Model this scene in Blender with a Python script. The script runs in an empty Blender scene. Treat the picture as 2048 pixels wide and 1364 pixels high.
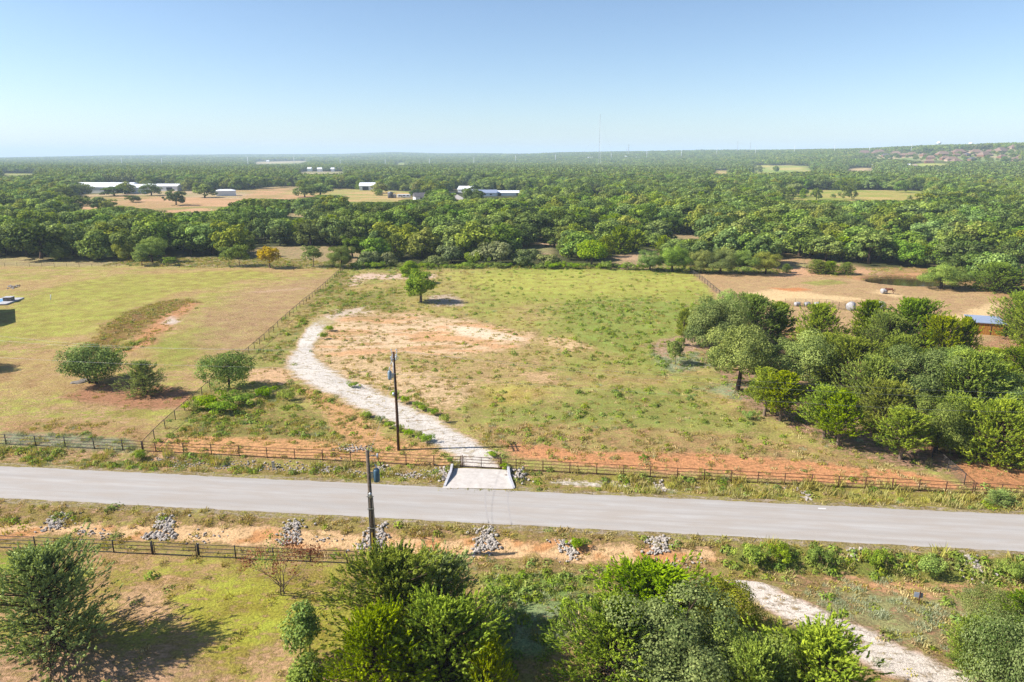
import bpy, math
import numpy as np
from mathutils import Vector

# ------------------------------------------------------------------ camera, sky, sun, exposure
HAZE = 1.35e-4
CAM_H = 34.0
FPX = 1366.0                       # focal length in photograph pixels (2048 wide)
HORIZON = 311.0
PITCH = math.atan((682.0 - HORIZON) / FPX)
CP, SP = math.cos(PITCH), math.sin(PITCH)
SUN_EL, SUN_AZ_X, SUN_AZ_Y = math.radians(39.5), -1.0, -0.05    # the sun stands over -X

scn = bpy.context.scene
COL = scn.collection
cam_d = bpy.data.cameras.new('camera')
cam_d.sensor_width = 36.0
cam_d.lens = 36.0 * FPX / 2048.0
cam_d.clip_start = 0.5
cam_d.clip_end = 40000.0
cam = bpy.data.objects.new('camera', cam_d)
COL.objects.link(cam)
cam.location = (0, 0, CAM_H)
cam.rotation_euler = (math.pi / 2 - PITCH, 0, 0)
scn.camera = cam

world = bpy.data.worlds.new('World')
scn.world = world
world.use_nodes = True
wn, wl = world.node_tree.nodes, world.node_tree.links
wn.clear()
sky = wn.new('ShaderNodeTexSky')
sky.sky_type = 'NISHITA'
sky.sun_disc = False
sky.sun_elevation = SUN_EL
sky.sun_rotation = math.atan2(SUN_AZ_X, SUN_AZ_Y)
sky.altitude = 300.0
sky.air_density = 0.9
sky.dust_density = 0.6
sky.ozone_density = 3.3
bg = wn.new('ShaderNodeBackground')
bg.inputs['Strength'].default_value = 0.08
wo = wn.new('ShaderNodeOutputWorld')
wl.new(sky.outputs[0], bg.inputs['Color'])
wl.new(bg.outputs[0], wo.inputs['Surface'])

sun_d = bpy.data.lights.new('sun', 'SUN')
sun_d.energy = 5.0
sun_d.angle = math.radians(0.55)
sun_d.color = (1.0, 0.945, 0.87)
sun = bpy.data.objects.new('sun', sun_d)
COL.objects.link(sun)
_n = math.hypot(SUN_AZ_X, SUN_AZ_Y)
_to_sun = Vector((SUN_AZ_X / _n * math.cos(SUN_EL), SUN_AZ_Y / _n * math.cos(SUN_EL), math.sin(SUN_EL)))
sun.rotation_euler = _to_sun.to_track_quat('Z', 'Y').to_euler()
sun.location = (-60, 40, 90)

scn.view_settings.view_transform = 'Standard'
scn.view_settings.look = 'None'
scn.view_settings.exposure = 1.02
scn.view_settings.gamma = 1.0
scn.view_settings.use_curve_mapping = False
scn.render.engine = 'CYCLES'
cy = scn.cycles
cy.max_bounces = 5
cy.diffuse_bounces = 3
cy.glossy_bounces = 2
cy.transmission_bounces = 3
cy.transparent_max_bounces = 4
cy.volume_bounces = 1
cy.caustics_reflective = False
cy.caustics_refractive = False
cy.use_denoising = True
try:
    cy.denoiser = 'OPENIMAGEDENOISE'
    cy.denoising_input_passes = 'RGB_ALBEDO_NORMAL'
    cy.denoising_prefilter = 'NONE'
except Exception:
    pass

# ------------------------------------------------------------------ helpers: numbers
DESAT = .97
def S(r, g, b, k=0.62):
    """a colour seen in sunlight (0-255) to a base colour"""
    e = max(0.0, r - g - 45.0)
    c = np.array([r, g + .35 * e, b + .2 * e], float) / 255.0
    c = np.where(c <= 0.04045, c / 12.92, ((c + 0.055) / 1.055) ** 2.4)
    l = (c * np.array([.3, .5, .2])).sum()
    c = l + (c - l) * DESAT
    return c * k

def _hash(ix, iy, seed):
    h = (ix.astype(np.int64) * 374761393 + iy.astype(np.int64) * 668265263 + seed * 982451653) & 0xFFFFFFFF
    h = ((h ^ (h >> 13)) * 1274126177) & 0xFFFFFFFF
    h = h ^ (h >> 16)
    return (h & 0xFFFF) / 65535.0

def vnoise(x, y, seed=0):
    ix, iy = np.floor(x), np.floor(y)
    fx, fy = x - ix, y - iy
    fx = fx * fx * (3 - 2 * fx); fy = fy * fy * (3 - 2 * fy)
    a = _hash(ix, iy, seed); b = _hash(ix + 1, iy, seed)
    c = _hash(ix, iy + 1, seed); d = _hash(ix + 1, iy + 1, seed)
    return (a * (1 - fx) + b * fx) * (1 - fy) + (c * (1 - fx) + d * fx) * fy

def fbm(x, y, seed=0, octv=4, gain=0.5):
    s, amp, tot = 0.0, 1.0, 0.0
    for k in range(octv):
        s = s + amp * vnoise(x * 2 ** k + 17.3 * k, y * 2 ** k - 9.1 * k, seed + k * 13)
        tot += amp
        amp *= gain
    return s / tot

def sstep(a, b, x):
    t = np.clip((x - a) / (b - a), 0, 1)
    return t * t * (3 - 2 * t)

# ------------------------------------------------------------------ terrain
ROAD_HALF = 3.73
def road_d(x, y):                                   # signed distance from the road's centre line
    return (y - (61.8 - 0.1006 * x)) * 0.995
FAR_Q = ([0, .6, 2.0, 3.2, 4.4, 5.2, 7, 10, 16, 60], [-.03, -.08, -.42, -.45, -.1, 0, .12, .32, .38, .38])
NEAR_Q = ([0, 1.1, 2.0, 3.4, 4.8, 6.2, 8, 12, 80], [-.03, -.10, -.45, -.98, -1.0, -.62, -.42, -.36, -.36])
SKYLINE = [(-400, 316), (0, 316), (250, 312), (500, 310), (700, 309), (800, 306), (880, 308), (960, 307), (1050, 308), (1200, 306), (1400, 303),
           (1550, 301), (1700, 300), (1850, 296), (2048, 293), (2600, 292)]
SKY_D = [(-400, 9500), (700, 9500), (900, 8000), (1100, 5600), (1300, 4600), (1600, 3600), (1850, 2800), (2048, 2600), (2600, 2600)]
def height(x, y):
    x = np.asarray(x, float); y = np.asarray(y, float)
    d = road_d(x, y)
    fill = sstep(-7.2, -5.4, x) * (1 - sstep(0.3, 2.0, x))
    zf = np.interp(d - ROAD_HALF, *FAR_Q)
    zf = np.where(zf < 0, zf * (1 - fill), zf)
    zn = np.interp(-d - ROAD_HALF, *NEAR_Q)
    z = np.where(d > 0, zf, zn)
    inside = np.abs(d) < ROAD_HALF
    z = np.where(inside, -0.03, z)
    off = sstep(0.3, 3.0, np.abs(d) - ROAD_HALF)
    z = z + off * 0.16 * (fbm(x * .35, y * .35, 5) - .5)
    fld = sstep(14, 40, d)
    z = z + fld * 0.9 * (fbm(x * .035, y * .035, 9, 3) - .5)
    # low terrace in the neighbouring field
    z = z + 0.9 * np.exp(-(((x + 85) / 16.0) ** 2 + ((y - 140) / 14.0) ** 2)) * fld
    # pond hollow
    e = ((x - 110) / 11.0) ** 2 + ((y - 188.5) / 8.5) ** 2
    z = z - 1.2 * (1 - sstep(.55, 1.25, e))
    # the far country: low ridges to the horizon
    D = np.hypot(x, y)
    far = sstep(500, 1500, D)
    px = 1024 + FPX * x / np.maximum(y, 50.0)
    ysk = np.interp(px, [p[0] for p in SKYLINE], [p[1] for p in SKYLINE])
    dsk = np.interp(px, [p[0] for p in SKY_D], [p[1] for p in SKY_D])
    zr = CAM_H + (HORIZON - ysk) / FPX * dsk - 9.0
    ridge = zr * sstep(.36, 1.0, D / dsk)
    roll = far * (fbm(x / 900.0, y / 900.0, 21, 3) - .5) * np.interp(D, [500, 2000, 6000], [0, 12, 22])
    z = z + np.where(y > 60, ridge * far + roll, 0)
    return z

def proj(x, y, z):
    zc = y * CP + (CAM_H - z) * SP
    v = ((CAM_H - z) * CP - y * SP) / zc
    return 1024 + FPX * x / zc, 682 + FPX * v, zc

_T = np.geomspace(20, 14000, 2600)
def gp(px, py, h=0.0):
    """point of the ground (plus h) seen at a pixel of the photograph"""
    dx, v = (px - 1024) / FPX, (py - 682) / FPX
    dy, dz = CP - v * SP, -(v * CP + SP)
    x, y, z = dx * _T, dy * _T, CAM_H + dz * _T
    g = z - height(x, y) - h
    k = np.argmax(g < 0)
    if g[k] >= 0:
        k = len(_T) - 1
    if k == 0:
        t = _T[0]
    else:
        a = g[k - 1] / (g[k - 1] - g[k])
        t = _T[k - 1] + a * (_T[k] - _T[k - 1])
    X, Y = dx * t, dy * t
    return np.array([X, Y, float(height(X, Y)) + h])

def at_dist(px, py, D):
    """point at ground distance Y = D on the ray of a pixel"""
    dx, v = (px - 1024) / FPX, (py - 682) / FPX
    dy, dz = CP - v * SP, -(v * CP + SP)
    t = D / dy
    return np.array([dx * t, D, CAM_H + dz * t])

def wpoly(pts):
    return np.array([gp(*p)[:2] for p in pts])

def pmask(x, y, poly, soft=1.0, warp=1.0, ws=0.25, seed=3):
    """soft, ragged-edged polygon mask in world metres"""
    out = np.zeros(len(x))
    m = soft + warp + 1
    sel = (x > poly[:, 0].min() - m) & (x < poly[:, 0].max() + m) & (y > poly[:, 1].min() - m) & (y < poly[:, 1].max() + m)
    if not sel.any():
        return out
    X, Y = x[sel], y[sel]
    X = X + warp * 2 * (fbm(X * ws, Y * ws, seed, 4, .6) - .5)
    Y = Y + warp * 2 * (fbm(X * ws + 50, Y * ws - 31, seed + 7, 4, .6) - .5)
    n = len(poly)
    ins = np.zeros(len(X), bool)
    dist = np.full(len(X), 1e9)
    for i in range(n):
        x1, y1 = poly[i]; x2, y2 = poly[(i + 1) % n]
        c = ((y1 > Y) != (y2 > Y))
        with np.errstate(divide='ignore', invalid='ignore'):
            xi = (x2 - x1) * (Y - y1) / (y2 - y1 if y2 != y1 else 1e-9) + x1
        ins ^= c & (X < xi)
        ex, ey = x2 - x1, y2 - y1
        t = np.clip(((X - x1) * ex + (Y - y1) * ey) / (ex * ex + ey * ey + 1e-9), 0, 1)
        dist = np.minimum(dist, np.hypot(X - x1 - t * ex, Y - y1 - t * ey))
    sd = np.where(ins, dist, -dist)
    out[sel] = sstep(-soft, soft, sd)
    return out

def left_fence_x(y):  return -45.3 - (y - 77) * 0.0555
def right_fence_x(y): return 48.3 + (y - 64.8) * 0.0381

# ------------------------------------------------------------------ helpers: meshes, materials, objects
def make_mesh(name, V, F, mats=(), attrs=None, smooth=False, midx=None):
    V = np.asarray(V, np.float32).reshape(-1, 3); F = np.asarray(F, np.int32)
    me = bpy.data.meshes.new(name)
    nv, nf, k = len(V), len(F), F.shape[1]
    me.vertices.add(nv); me.vertices.foreach_set('co', V.ravel())
    me.loops.add(nf * k); me.loops.foreach_set('vertex_index', F.ravel())
    me.polygons.add(nf)
    me.polygons.foreach_set('loop_start', np.arange(0, nf * k, k, dtype=np.int32))
    if midx is not None:
        me.polygons.foreach_set('material_index', np.asarray(midx, np.int32))
    me.polygons.foreach_set('use_smooth', np.full(nf, smooth))
    me.update(calc_edges=True)
    for nme, arr in (attrs or {}).items():
        arr = np.asarray(arr, np.float32)
        if arr.ndim == 1:
            a = me.attributes.new(nme, 'FLOAT', 'POINT'); a.data.foreach_set('value', arr)
        else:
            a = me.attributes.new(nme, 'FLOAT_VECTOR', 'POINT'); a.data.foreach_set('vector', arr.ravel())
    for m in mats:
        me.materials.append(m)
    return me

class MB:
    """collects boxes, tubes and quads, then links them as ONE mesh object"""
    def __init__(self):
        self.v, self.f, self.n = [], [], 0
    def add(self, V, F):
        V = np.asarray(V, float).reshape(-1, 3)
        self.v.append(V); self.f += [tuple(int(i) + self.n for i in f) for f in F]; self.n += len(V)
    def box(self, c, s, rz=0.0):
        c = np.array(c, float); h = np.array(s, float) / 2
        P = np.array([[a, b, d] for a in (-1, 1) for b in (-1, 1) for d in (-1, 1)]) * h
        cr, sr = math.cos(rz), math.sin(rz)
        P = np.column_stack([P[:, 0] * cr - P[:, 1] * sr, P[:, 0] * sr + P[:, 1] * cr, P[:, 2]]) + c
        self.add(P, [(0, 1, 3, 2), (4, 6, 7, 5), (0, 4, 5, 1), (2, 3, 7, 6), (0, 2, 6, 4), (1, 5, 7, 3)])
    def tube(self, pts, rad, sides=6, cap=True):
        V, F = tube_arrays(np.asarray(pts, float), rad, sides)
        self.add(V, F)
        if cap:
            n = self.n
            self.f.append(tuple(range(n - sides, n)))
            self.f.append(tuple(range(n - len(V), n - len(V) + sides))[::-1])
    def build(self, name, mat, parent=None, smooth=False, bevel=0.0):
        me = bpy.data.meshes.new(name)
        V = np.concatenate(self.v) if self.v else np.zeros((0, 3))
        me.from_pydata([tuple(p) for p in V], [], self.f)
        if smooth:
            me.polygons.foreach_set('use_smooth', np.ones(len(me.polygons), bool))
        me.update()
        me.materials.append(mat)
        o = bpy.data.objects.new(name, me)
        COL.objects.link(o)
        if parent is not None:
            o.parent = parent
        if bevel:
            b = o.modifiers.new('bevel', 'BEVEL'); b.width = bevel; b.segments = 2
        return o

def tube_arrays(pts, rad, sides=6):
    n = len(pts)
    rad = np.broadcast_to(np.asarray(rad, float), (n,))
    T = np.gradient(pts, axis=0) if n > 2 else np.repeat((pts[1:] - pts[:1]), n, 0)
    T = T / (np.linalg.norm(T, axis=1, keepdims=True) + 1e-9)
    ref = np.array([0, 0, 1.0]) if abs(T[:, 2]).mean() < .8 else np.array([1.0, 0, 0])
    A = np.cross(T, ref); A /= np.linalg.norm(A, axis=1, keepdims=True) + 1e-9
    B = np.cross(T, A)
    th = np.arange(sides) / sides * 2 * math.pi
    V = (pts[:, None] + rad[:, None, None] * (A[:, None] * np.cos(th)[None, :, None] + B[:, None] * np.sin(th)[None, :, None])).reshape(-1, 3)
    F = []
    for i in range(n - 1):
        for j in range(sides):
            a, b = i * sides + j, i * sides + (j + 1) % sides
            F.append((a, b, b + sides, a + sides))
    return V, F

def link_mesh(name, me, parent=None, loc=None):
    o = bpy.data.objects.new(name, me)
    COL.objects.link(o)
    if parent is not None:
        o.parent = parent
    if loc is not None:
        o.location = tuple(float(c) for c in loc)
    return o

def empty(name, loc, rz=0.0, scale=None):
    o = bpy.data.objects.new(name, None)
    COL.objects.link(o)
    o.empty_display_size = .5
    o.location = tuple(float(c) for c in loc)
    o.rotation_euler = (0, 0, rz)
    if scale is not None:
        o.scale = tuple(float(c) for c in scale)
    return o

def tag(o, label=None, cat=None, group=None, kind=None):
    if label: o['label'] = label
    if cat: o['category'] = cat
    if group: o['group'] = group
    if kind: o['kind'] = kind
    return o

def nodes(name):
    m = bpy.data.materials.new(name)
    m.use_nodes = True
    nt = m.node_tree
    nt.nodes.clear()
    out = nt.nodes.new('ShaderNodeOutputMaterial')
    return m, nt, out

def N(nt, kind, **kw):
    n = nt.nodes.new(kind)
    for k, v in kw.items():
        if k in n.bl_rna.properties:
            setattr(n, k, v)
        else:
            n.inputs[k].default_value = v
    return n

def math_n(nt, op, a, b=None, clamp=False):
    n = nt.nodes.new('ShaderNodeMath'); n.operation = op; n.use_clamp = clamp
    for i, s in enumerate((a, b)):
        if s is None: continue
        if isinstance(s, (int, float)): n.inputs[i].default_value = s
        else: nt.links.new(s, n.inputs[i])
    return n.outputs[0]

def mixc(nt, fac, a, b, blend='MIX'):
    n = nt.nodes.new('ShaderNodeMix'); n.data_type = 'RGBA'; n.blend_type = blend
    for s, key in ((fac, 0), (a, 6), (b, 7)):
        if isinstance(s, (int, float)): n.inputs[key].default_value = s
        elif isinstance(s, (tuple, list, np.ndarray)): n.inputs[key].default_value = (float(s[0]), float(s[1]), float(s[2]), 1)
        else: nt.links.new(s, n.inputs[key])
    return n.outputs[2]

def noise(nt, scale, detail=4, rough=.6, vec=None, dist=0.0):
    n = nt.nodes.new('ShaderNodeTexNoise')
    n.inputs['Scale'].default_value = scale
    n.inputs['Detail'].default_value = detail
    n.inputs['Roughness'].default_value = rough
    n.inputs['Distortion'].default_value = dist
    if vec is not None: nt.links.new(vec, n.inputs['Vector'])
    return n.outputs[0]

def maprange(nt, v, a, b, c, d):
    n = nt.nodes.new('ShaderNodeMapRange')
    nt.links.new(v, n.inputs[0])
    for i, q in enumerate((a, b, c, d)): n.inputs[i + 1].default_value = q
    return n.outputs[0]

def surf_mat(name, col, col2=None, rough=.8, nscale=3.0, spec=.25, bump=0.0, metal=0.0, detail=5):
    """plain weathered surface: two colours mottled by noise"""
    m, nt, out = nodes(name)
    b = N(nt, 'ShaderNodeBsdfPrincipled')
    tc = N(nt, 'ShaderNodeTexCoord').outputs['Object']
    f = noise(nt, nscale, detail, .65, tc)
    f2 = maprange(nt, f, .32, .68, 0, 1)
    c2 = col2 if col2 is not None else np.array(col) * .72
    nt.links.new(mixc(nt, f2, col, c2), b.inputs['Base Color'])
    b.inputs['Roughness'].default_value = rough
    b.inputs['Specular IOR Level'].default_value = spec
    b.inputs['Metallic'].default_value = metal
    if bump:
        bp = N(nt, 'ShaderNodeBump'); bp.inputs['Strength'].default_value = bump; bp.inputs['Distance'].default_value = .05
        nt.links.new(f, bp.inputs['Height']); nt.links.new(bp.outputs[0], b.inputs['Normal'])
    nt.links.new(b.outputs[0], out.inputs['Surface'])
    return m

def leaf_mat(name, lo, hi, trans=.28, rnd=.5, hue=.035, rough=.75, spec=.06):
    """foliage: tint per leaf, shade and hue varied from plant to plant, light passes through"""
    m, nt, out = nodes(name)
    at = N(nt, 'ShaderNodeAttribute', attribute_name='tint').outputs['Fac']
    base = mixc(nt, at, lo, hi)
    oi = N(nt, 'ShaderNodeObjectInfo').outputs['Random']
    hs = N(nt, 'ShaderNodeHueSaturation')
    nt.links.new(maprange(nt, oi, 0, 1, .5 - hue, .5 + hue), hs.inputs['Hue'])
    r2 = math_n(nt, 'FRACT', math_n(nt, 'MULTIPLY', oi, 7.31))
    nt.links.new(maprange(nt, r2, 0, 1, 1 - rnd * .45, 1 + rnd * .5), hs.inputs['Value'])
    r3 = math_n(nt, 'FRACT', math_n(nt, 'MULTIPLY', oi, 13.7))
    nt.links.new(maprange(nt, r3, 0, 1, .92, 1.18), hs.inputs['Saturation'])
    nt.links.new(base, hs.inputs['Color'])
    pr = N(nt, 'ShaderNodeBsdfPrincipled')
    pr.inputs['Roughness'].default_value = rough
    pr.inputs['Specular IOR Level'].default_value = spec
    nt.links.new(hs.outputs[0], pr.inputs['Base Color'])
    tr = N(nt, 'ShaderNodeBsdfTranslucent')
    tcol = mixc(nt, 1.0, hs.outputs[0], (1.25, 1.2, .55), 'MULTIPLY')
    nt.links.new(tcol, tr.inputs['Color'])
    mx = N(nt, 'ShaderNodeMixShader'); mx.inputs[0].default_value = trans
    nt.links.new(pr.outputs[0], mx.inputs[1]); nt.links.new(tr.outputs[0], mx.inputs[2])
    nt.links.new(mx.outputs[0], out.inputs['Surface'])
    return m

# ------------------------------------------------------------------ what covers the ground, as a function of place
POND_C = (110.0, 188.5)
CLEARINGS = {   # openings in the far woods: outline seen in the photograph, soil and grass colours, grass share
    'west_pasture': ([(130, 428), (250, 415), (330, 432), (440, 428), (500, 400), (590, 402), (640, 392), (560, 376), (400, 384), (290, 388), (130, 396)], S(212, 165, 122), S(176, 158, 92), .42),
    'barn_yard': ([(150, 392), (300, 392), (480, 398), (500, 385), (300, 380), (180, 378)], S(205, 175, 140), S(180, 165, 105), .5),
    'farm_field': ([(690, 408), (800, 408), (830, 384), (760, 379), (600, 380), (560, 388), (680, 392)], S(205, 172, 115), S(172, 172, 90), .6),
    'hay_field': ([(1556, 402), (1700, 405), (1860, 400), (1855, 382), (1700, 380), (1560, 380)], S(208, 178, 112), S(178, 172, 80), .6),
    'far_meadow_a': ([(1500, 350), (1625, 345), (1620, 332), (1505, 330)], S(205, 185, 110), S(160, 175, 80), .75),
    'far_meadow_b': ([(1425, 350), (1458, 350), (1458, 341), (1425, 341)], S(205, 175, 120), S(190, 175, 90), .5),
    'far_meadow_c': ([(0, 356), (75, 352), (70, 347), (0, 346)], S(190, 180, 110), S(165, 175, 85), .7),
    'suburb_green': ([(1820, 334), (1900, 332), (1895, 325), (1825, 326)], S(190, 190, 100), S(150, 175, 75), .85),
    'suburb_lots': ([(1725, 318), (1850, 322), (2048, 326), (2048, 300), (1990, 298), (1850, 304), (1725, 305)], S(190, 170, 130), S(140, 160, 85), .7),
    'far_field_d': ([(505, 330), (600, 328), (620, 322), (510, 323)], S(205, 185, 150), S(175, 175, 110), .6),
    'far_field_e': ([(788, 332), (815, 330), (812, 325), (792, 325)], S(205, 190, 120), S(175, 180, 95), .7),
    'far_roofs': ([(596, 350), (690, 350), (690, 343), (600, 343)], S(205, 185, 150), S(170, 165, 110), .5),
    'far_strip': ([(1690, 345), (1745, 345), (1750, 336), (1700, 336)], S(215, 185, 140), S(185, 170, 105), .4),
    'wood_gap_a': ([(1035, 512), (1105, 520), (1100, 484), (1050, 486)], S(205, 168, 138), S(165, 155, 105), .45),
    'wood_gap_d': ([(1225, 538), (1320, 540), (1340, 512), (1300, 498), (1250, 515)], S(205, 168, 132), S(160, 150, 98), .5),
    'wood_gap_e': ([(1330, 478), (1420, 480), (1410, 470), (1340, 469)], S(200, 165, 128), S(160, 150, 98), .5),
    'wood_gap_f': ([(560, 436), (640, 438), (640, 428), (570, 427)], S(200, 170, 128), S(165, 158, 98), .5),
    'wood_gap_b': ([(1165, 472), (1200, 472), (1195, 462), (1165, 462)], S(200, 170, 135), S(165, 155, 105), .5),
    'wood_gap_c': ([(1540, 556), (1640, 552), (1760, 552), (1700, 528), (1580, 508), (1545, 522)], S(215, 165, 125), S(178, 160, 108), .55),
}
CLEAR_W = {k: wpoly(v[0]) for k, v in CLEARINGS.items()}
GROVE_PX = [(1395, 690), (1440, 760), (1500, 815), (1600, 870), (1680, 905), (1790, 930), (1880, 945), (2060, 930), (2300, 900), (2300, 660), (2060, 640), (1960, 690),
            (1900, 700), (1760, 690), (1690, 672), (1590, 672), (1480, 655), (1400, 650)]
PX = {
 'green_l1': [(0, 625), (60, 590), (160, 560), (300, 548), (480, 540), (560, 548), (420, 575), (330, 590), (250, 625), (150, 665), (0, 690)],
 'green_l2': [(300, 690), (420, 640), (480, 630), (470, 660), (420, 700), (340, 740), (290, 730)],
 'brown_l': [(170, 690), (215, 650), (290, 612), (360, 598), (395, 604), (330, 632), (270, 672), (220, 700)],
 'sandy_l': [(225, 702), (275, 672), (330, 630), (385, 598), (398, 606), (360, 640), (300, 690), (260, 705)],
 'white_l1': [(328, 645), (345, 632), (362, 640), (345, 650)],
 'dry_l': [(395, 640), (470, 590), (590, 560), (690, 545), (610, 610), (540, 670), (490, 705), (420, 700), (380, 680)],
 'dry_l2': [(490, 585), (600, 576), (615, 578), (520, 586)],
 'under_l': [(125, 790), (190, 768), (280, 765), (400, 790), (380, 815), (280, 818), (180, 805)],
 'tuft_l': [(228, 700), (250, 690), (288, 675), (290, 680), (262, 695), (236, 706)],
 'front_l': [(0, 840), (200, 845), (300, 860), (280, 895), (0, 885)],
 'sand_1': [(625, 695), (650, 655), (690, 632), (760, 626), (830, 628), (905, 634), (985, 652), (1060, 678), (1040, 692), (960, 705), (900, 712), (800, 705), (730, 712), (640, 712)],
 'sand_1b': [(890, 650), (960, 655), (1060, 680), (1000, 682), (930, 672)],
 'sand_2': [(600, 748), (660, 716), (740, 716), (830, 740), (930, 772), (935, 800), (880, 815), (800, 800), (720, 775)],
 'sand_3': [(1070, 684), (1110, 672), (1165, 684), (1190, 698), (1130, 700)],
 'sand_4': [(690, 570), (705, 552), (735, 546), (870, 548), (870, 556), (790, 558), (740, 559), (712, 574)],
 'sand_5': [(850, 592), (905, 588), (930, 600), (925, 612), (860, 613)],
 'sand_6': [(1040, 748), (1110, 745), (1120, 765), (1060, 762)],
 'path_end': [(640, 634), (690, 618), (735, 612), (740, 622), (690, 634), (660, 650)],
 'tan_mid': [(610, 722), (700, 712), (900, 712), (1080, 700), (1190, 700), (1080, 730), (990, 760), (950, 800), (880, 838), (790, 812), (700, 775)],
 'yellow': [(955, 778), (1010, 772), (1080, 782), (1040, 806), (985, 806)],
 'yellow_far': [(880, 548), (1100, 545), (1390, 552), (1410, 575), (1300, 590), (1060, 585), (940, 570)],
 'pink_far': [(1000, 618), (1120, 600), (1200, 612), (1100, 640), (1020, 640)],
 'green_1': [(1090, 618), (1180, 600), (1300, 598), (1400, 606), (1450, 630), (1400, 660), (1330, 690), (1300, 750), (1230, 722), (1180, 690), (1130, 650)],
 'green_2': [(915, 815), (950, 795), (1000, 800), (1120, 805), (1240, 775), (1340, 780), (1480, 830), (1480, 862), (1300, 850), (1160, 850), (1020, 848), (940, 835)],
 'green_3': [(980, 720), (1060, 700), (1200, 705), (1260, 730), (1150, 745), (1020, 740)],
 'olive_1': [(680, 590), (790, 575), (800, 620), (700, 632), (660, 625)],
 'dry_front': [(930, 850), (1150, 850), (1420, 862), (1600, 885), (1800, 925), (1600, 925), (1300, 905), (1100, 900), (980, 890)],
 'red_r': [(1000, 880), (1150, 900), (1300, 906), (1500, 908), (1680, 930), (1860, 948), (1960, 990), (1700, 975), (1500, 955), (1250, 938), (1030, 918)],
 'red_r2': [(1900, 935), (1960, 905), (2060, 850), (2200, 860), (2200, 1010), (1960, 992)],
 'red_l': [(310, 880), (420, 872), (560, 878), (680, 885), (760, 908), (900, 925), (900, 935), (560, 918), (290, 905)],
 'orange_l': [(590, 772), (640, 780), (700, 815), (770, 868), (860, 895), (905, 925), (760, 918), (690, 880), (640, 820)],
 'orange_l2': [(490, 740), (560, 736), (600, 755), (560, 770), (500, 760)],
 'mid_l': [(340, 880), (380, 820), (560, 790), (650, 830), (700, 880), (520, 872)],
 'mid_l_top': [(520, 720), (600, 640), (660, 575), (690, 545), (720, 560), (660, 610), (600, 660), (560, 720)],
 'grove': GROVE_PX,
 'grove_lip': [(1290, 690), (1400, 660), (1410, 700), (1330, 720)],
 'sage_1': [(1300, 710), (1400, 705), (1420, 735), (1340, 742)],
 'sage_2': [(1400, 775), (1500, 770), (1560, 800), (1480, 800)],
 'sage_l': [(0, 866), (280, 878), (286, 905), (0, 890)],
 'sage_b': [(1640, 1200), (1760, 1190), (1900, 1200), (1930, 1230), (1890, 1290), (1800, 1280), (1700, 1240)],
 'sage_m': [(1010, 1250), (1080, 1200), (1170, 1180), (1180, 1260), (1090, 1290), (1030, 1300)],
 'bank_l': [(-60, 1080), (-60, 1030), (90, 1040), (250, 1040), (420, 1045), (620, 1062), (760, 1068), (900, 1078), (1050, 1085), (1200, 1085), (1420, 1090), (1440, 1120), (1300, 1128), (1100, 1118), (900, 1112), (700, 1100), (400, 1085), (100, 1066)],
 'bank_grass': [(-60, 1010), (500, 1025), (1000, 1056), (1500, 1085), (1480, 1098), (1250, 1092), (1000, 1076), (860, 1070), (720, 1062), (560, 1055), (420, 1048), (230, 1050), (90, 1046), (-60, 1045)],
 'weed_ditch_r': [(1450, 1100), (1500, 1085), (1700, 1100), (1900, 1112), (2100, 1120), (2100, 1165), (1930, 1165), (1800, 1155), (1600, 1142), (1470, 1140)],
 'lawn_g1': [(270, 1200), (420, 1160), (640, 1150), (700, 1250), (640, 1364), (450, 1364), (440, 1290), (360, 1230)],
 'lawn_g2': [(-60, 1100), (120, 1110), (60, 1140), (-60, 1150)],
 'lawn_tan1': [(215, 1190), (330, 1175), (360, 1215), (280, 1240), (220, 1225)],
 'lawn_tan2': [(-60, 1290), (120, 1300), (300, 1290), (480, 1364), (300, 1420), (-60, 1420)],
 'lawn_tan3': [(480, 1340), (560, 1270), (610, 1290), (600, 1380), (520, 1420)],
 'mid_green': [(960, 1150), (1060, 1140), (1200, 1145), (1160, 1230), (1100, 1300), (1000, 1320)],
 'mid_top': [(820, 1120), (1000, 1118), (1250, 1135), (1450, 1130), (1460, 1160), (1200, 1150), (980, 1140)],
 'dry_b': [(1440, 1150), (1700, 1150), (2080, 1190), (2080, 1420), (1500, 1420), (1480, 1200)],
 'sand_b': [(1640, 1155), (1800, 1158), (2100, 1180), (2100, 1200), (1850, 1190), (1700, 1178)],
 'right_tan': [(1385, 546), (1560, 548), (1900, 570), (2000, 590), (2000, 700), (1860, 720), (1640, 670), (1440, 600)],
 'rt_sand1': [(1480, 585), (1560, 578), (1680, 592), (1740, 600), (1640, 605), (1520, 600)],
 'rt_sand2': [(1735, 585), (1770, 580), (1810, 592), (1790, 596)],
 'rt_sand3': [(1860, 640), (1960, 615), (2010, 600), (1990, 640), (1900, 660)],
 'rt_red1': [(1540, 576), (1600, 575), (1625, 580), (1590, 584)],
 'rt_red2': [(1700, 556), (1760, 548), (1860, 546), (1880, 552), (1770, 556), (1720, 562)],
 'rt_green': [(1600, 566), (1660, 558), (1700, 566), (1640, 572)],
 'rock_strip': [(300, 922), (420, 927), (560, 932), (700, 938), (880, 943), (900, 935), (905, 960), (860, 952), (700, 948), (540, 940), (400, 934)],
 'rock_strip_r': [(1022, 935), (1050, 938), (1080, 955), (1040, 958)],
 'wash_r': [(1100, 958), (1300, 968), (1500, 980), (1480, 990), (1280, 978), (1100, 968)],
 'back_strip': [(-200, 533), (0, 531), (350, 533), (690, 538), (705, 528), (560, 518), (300, 512), (0, 514), (-200, 516)],
 'back_strip2': [(700, 540), (1000, 537), (1390, 544), (1560, 548), (1560, 538), (1300, 530), (1000, 528), (720, 530)],
}
PW = {k: wpoly(v) for k, v in PX.items()}
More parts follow.
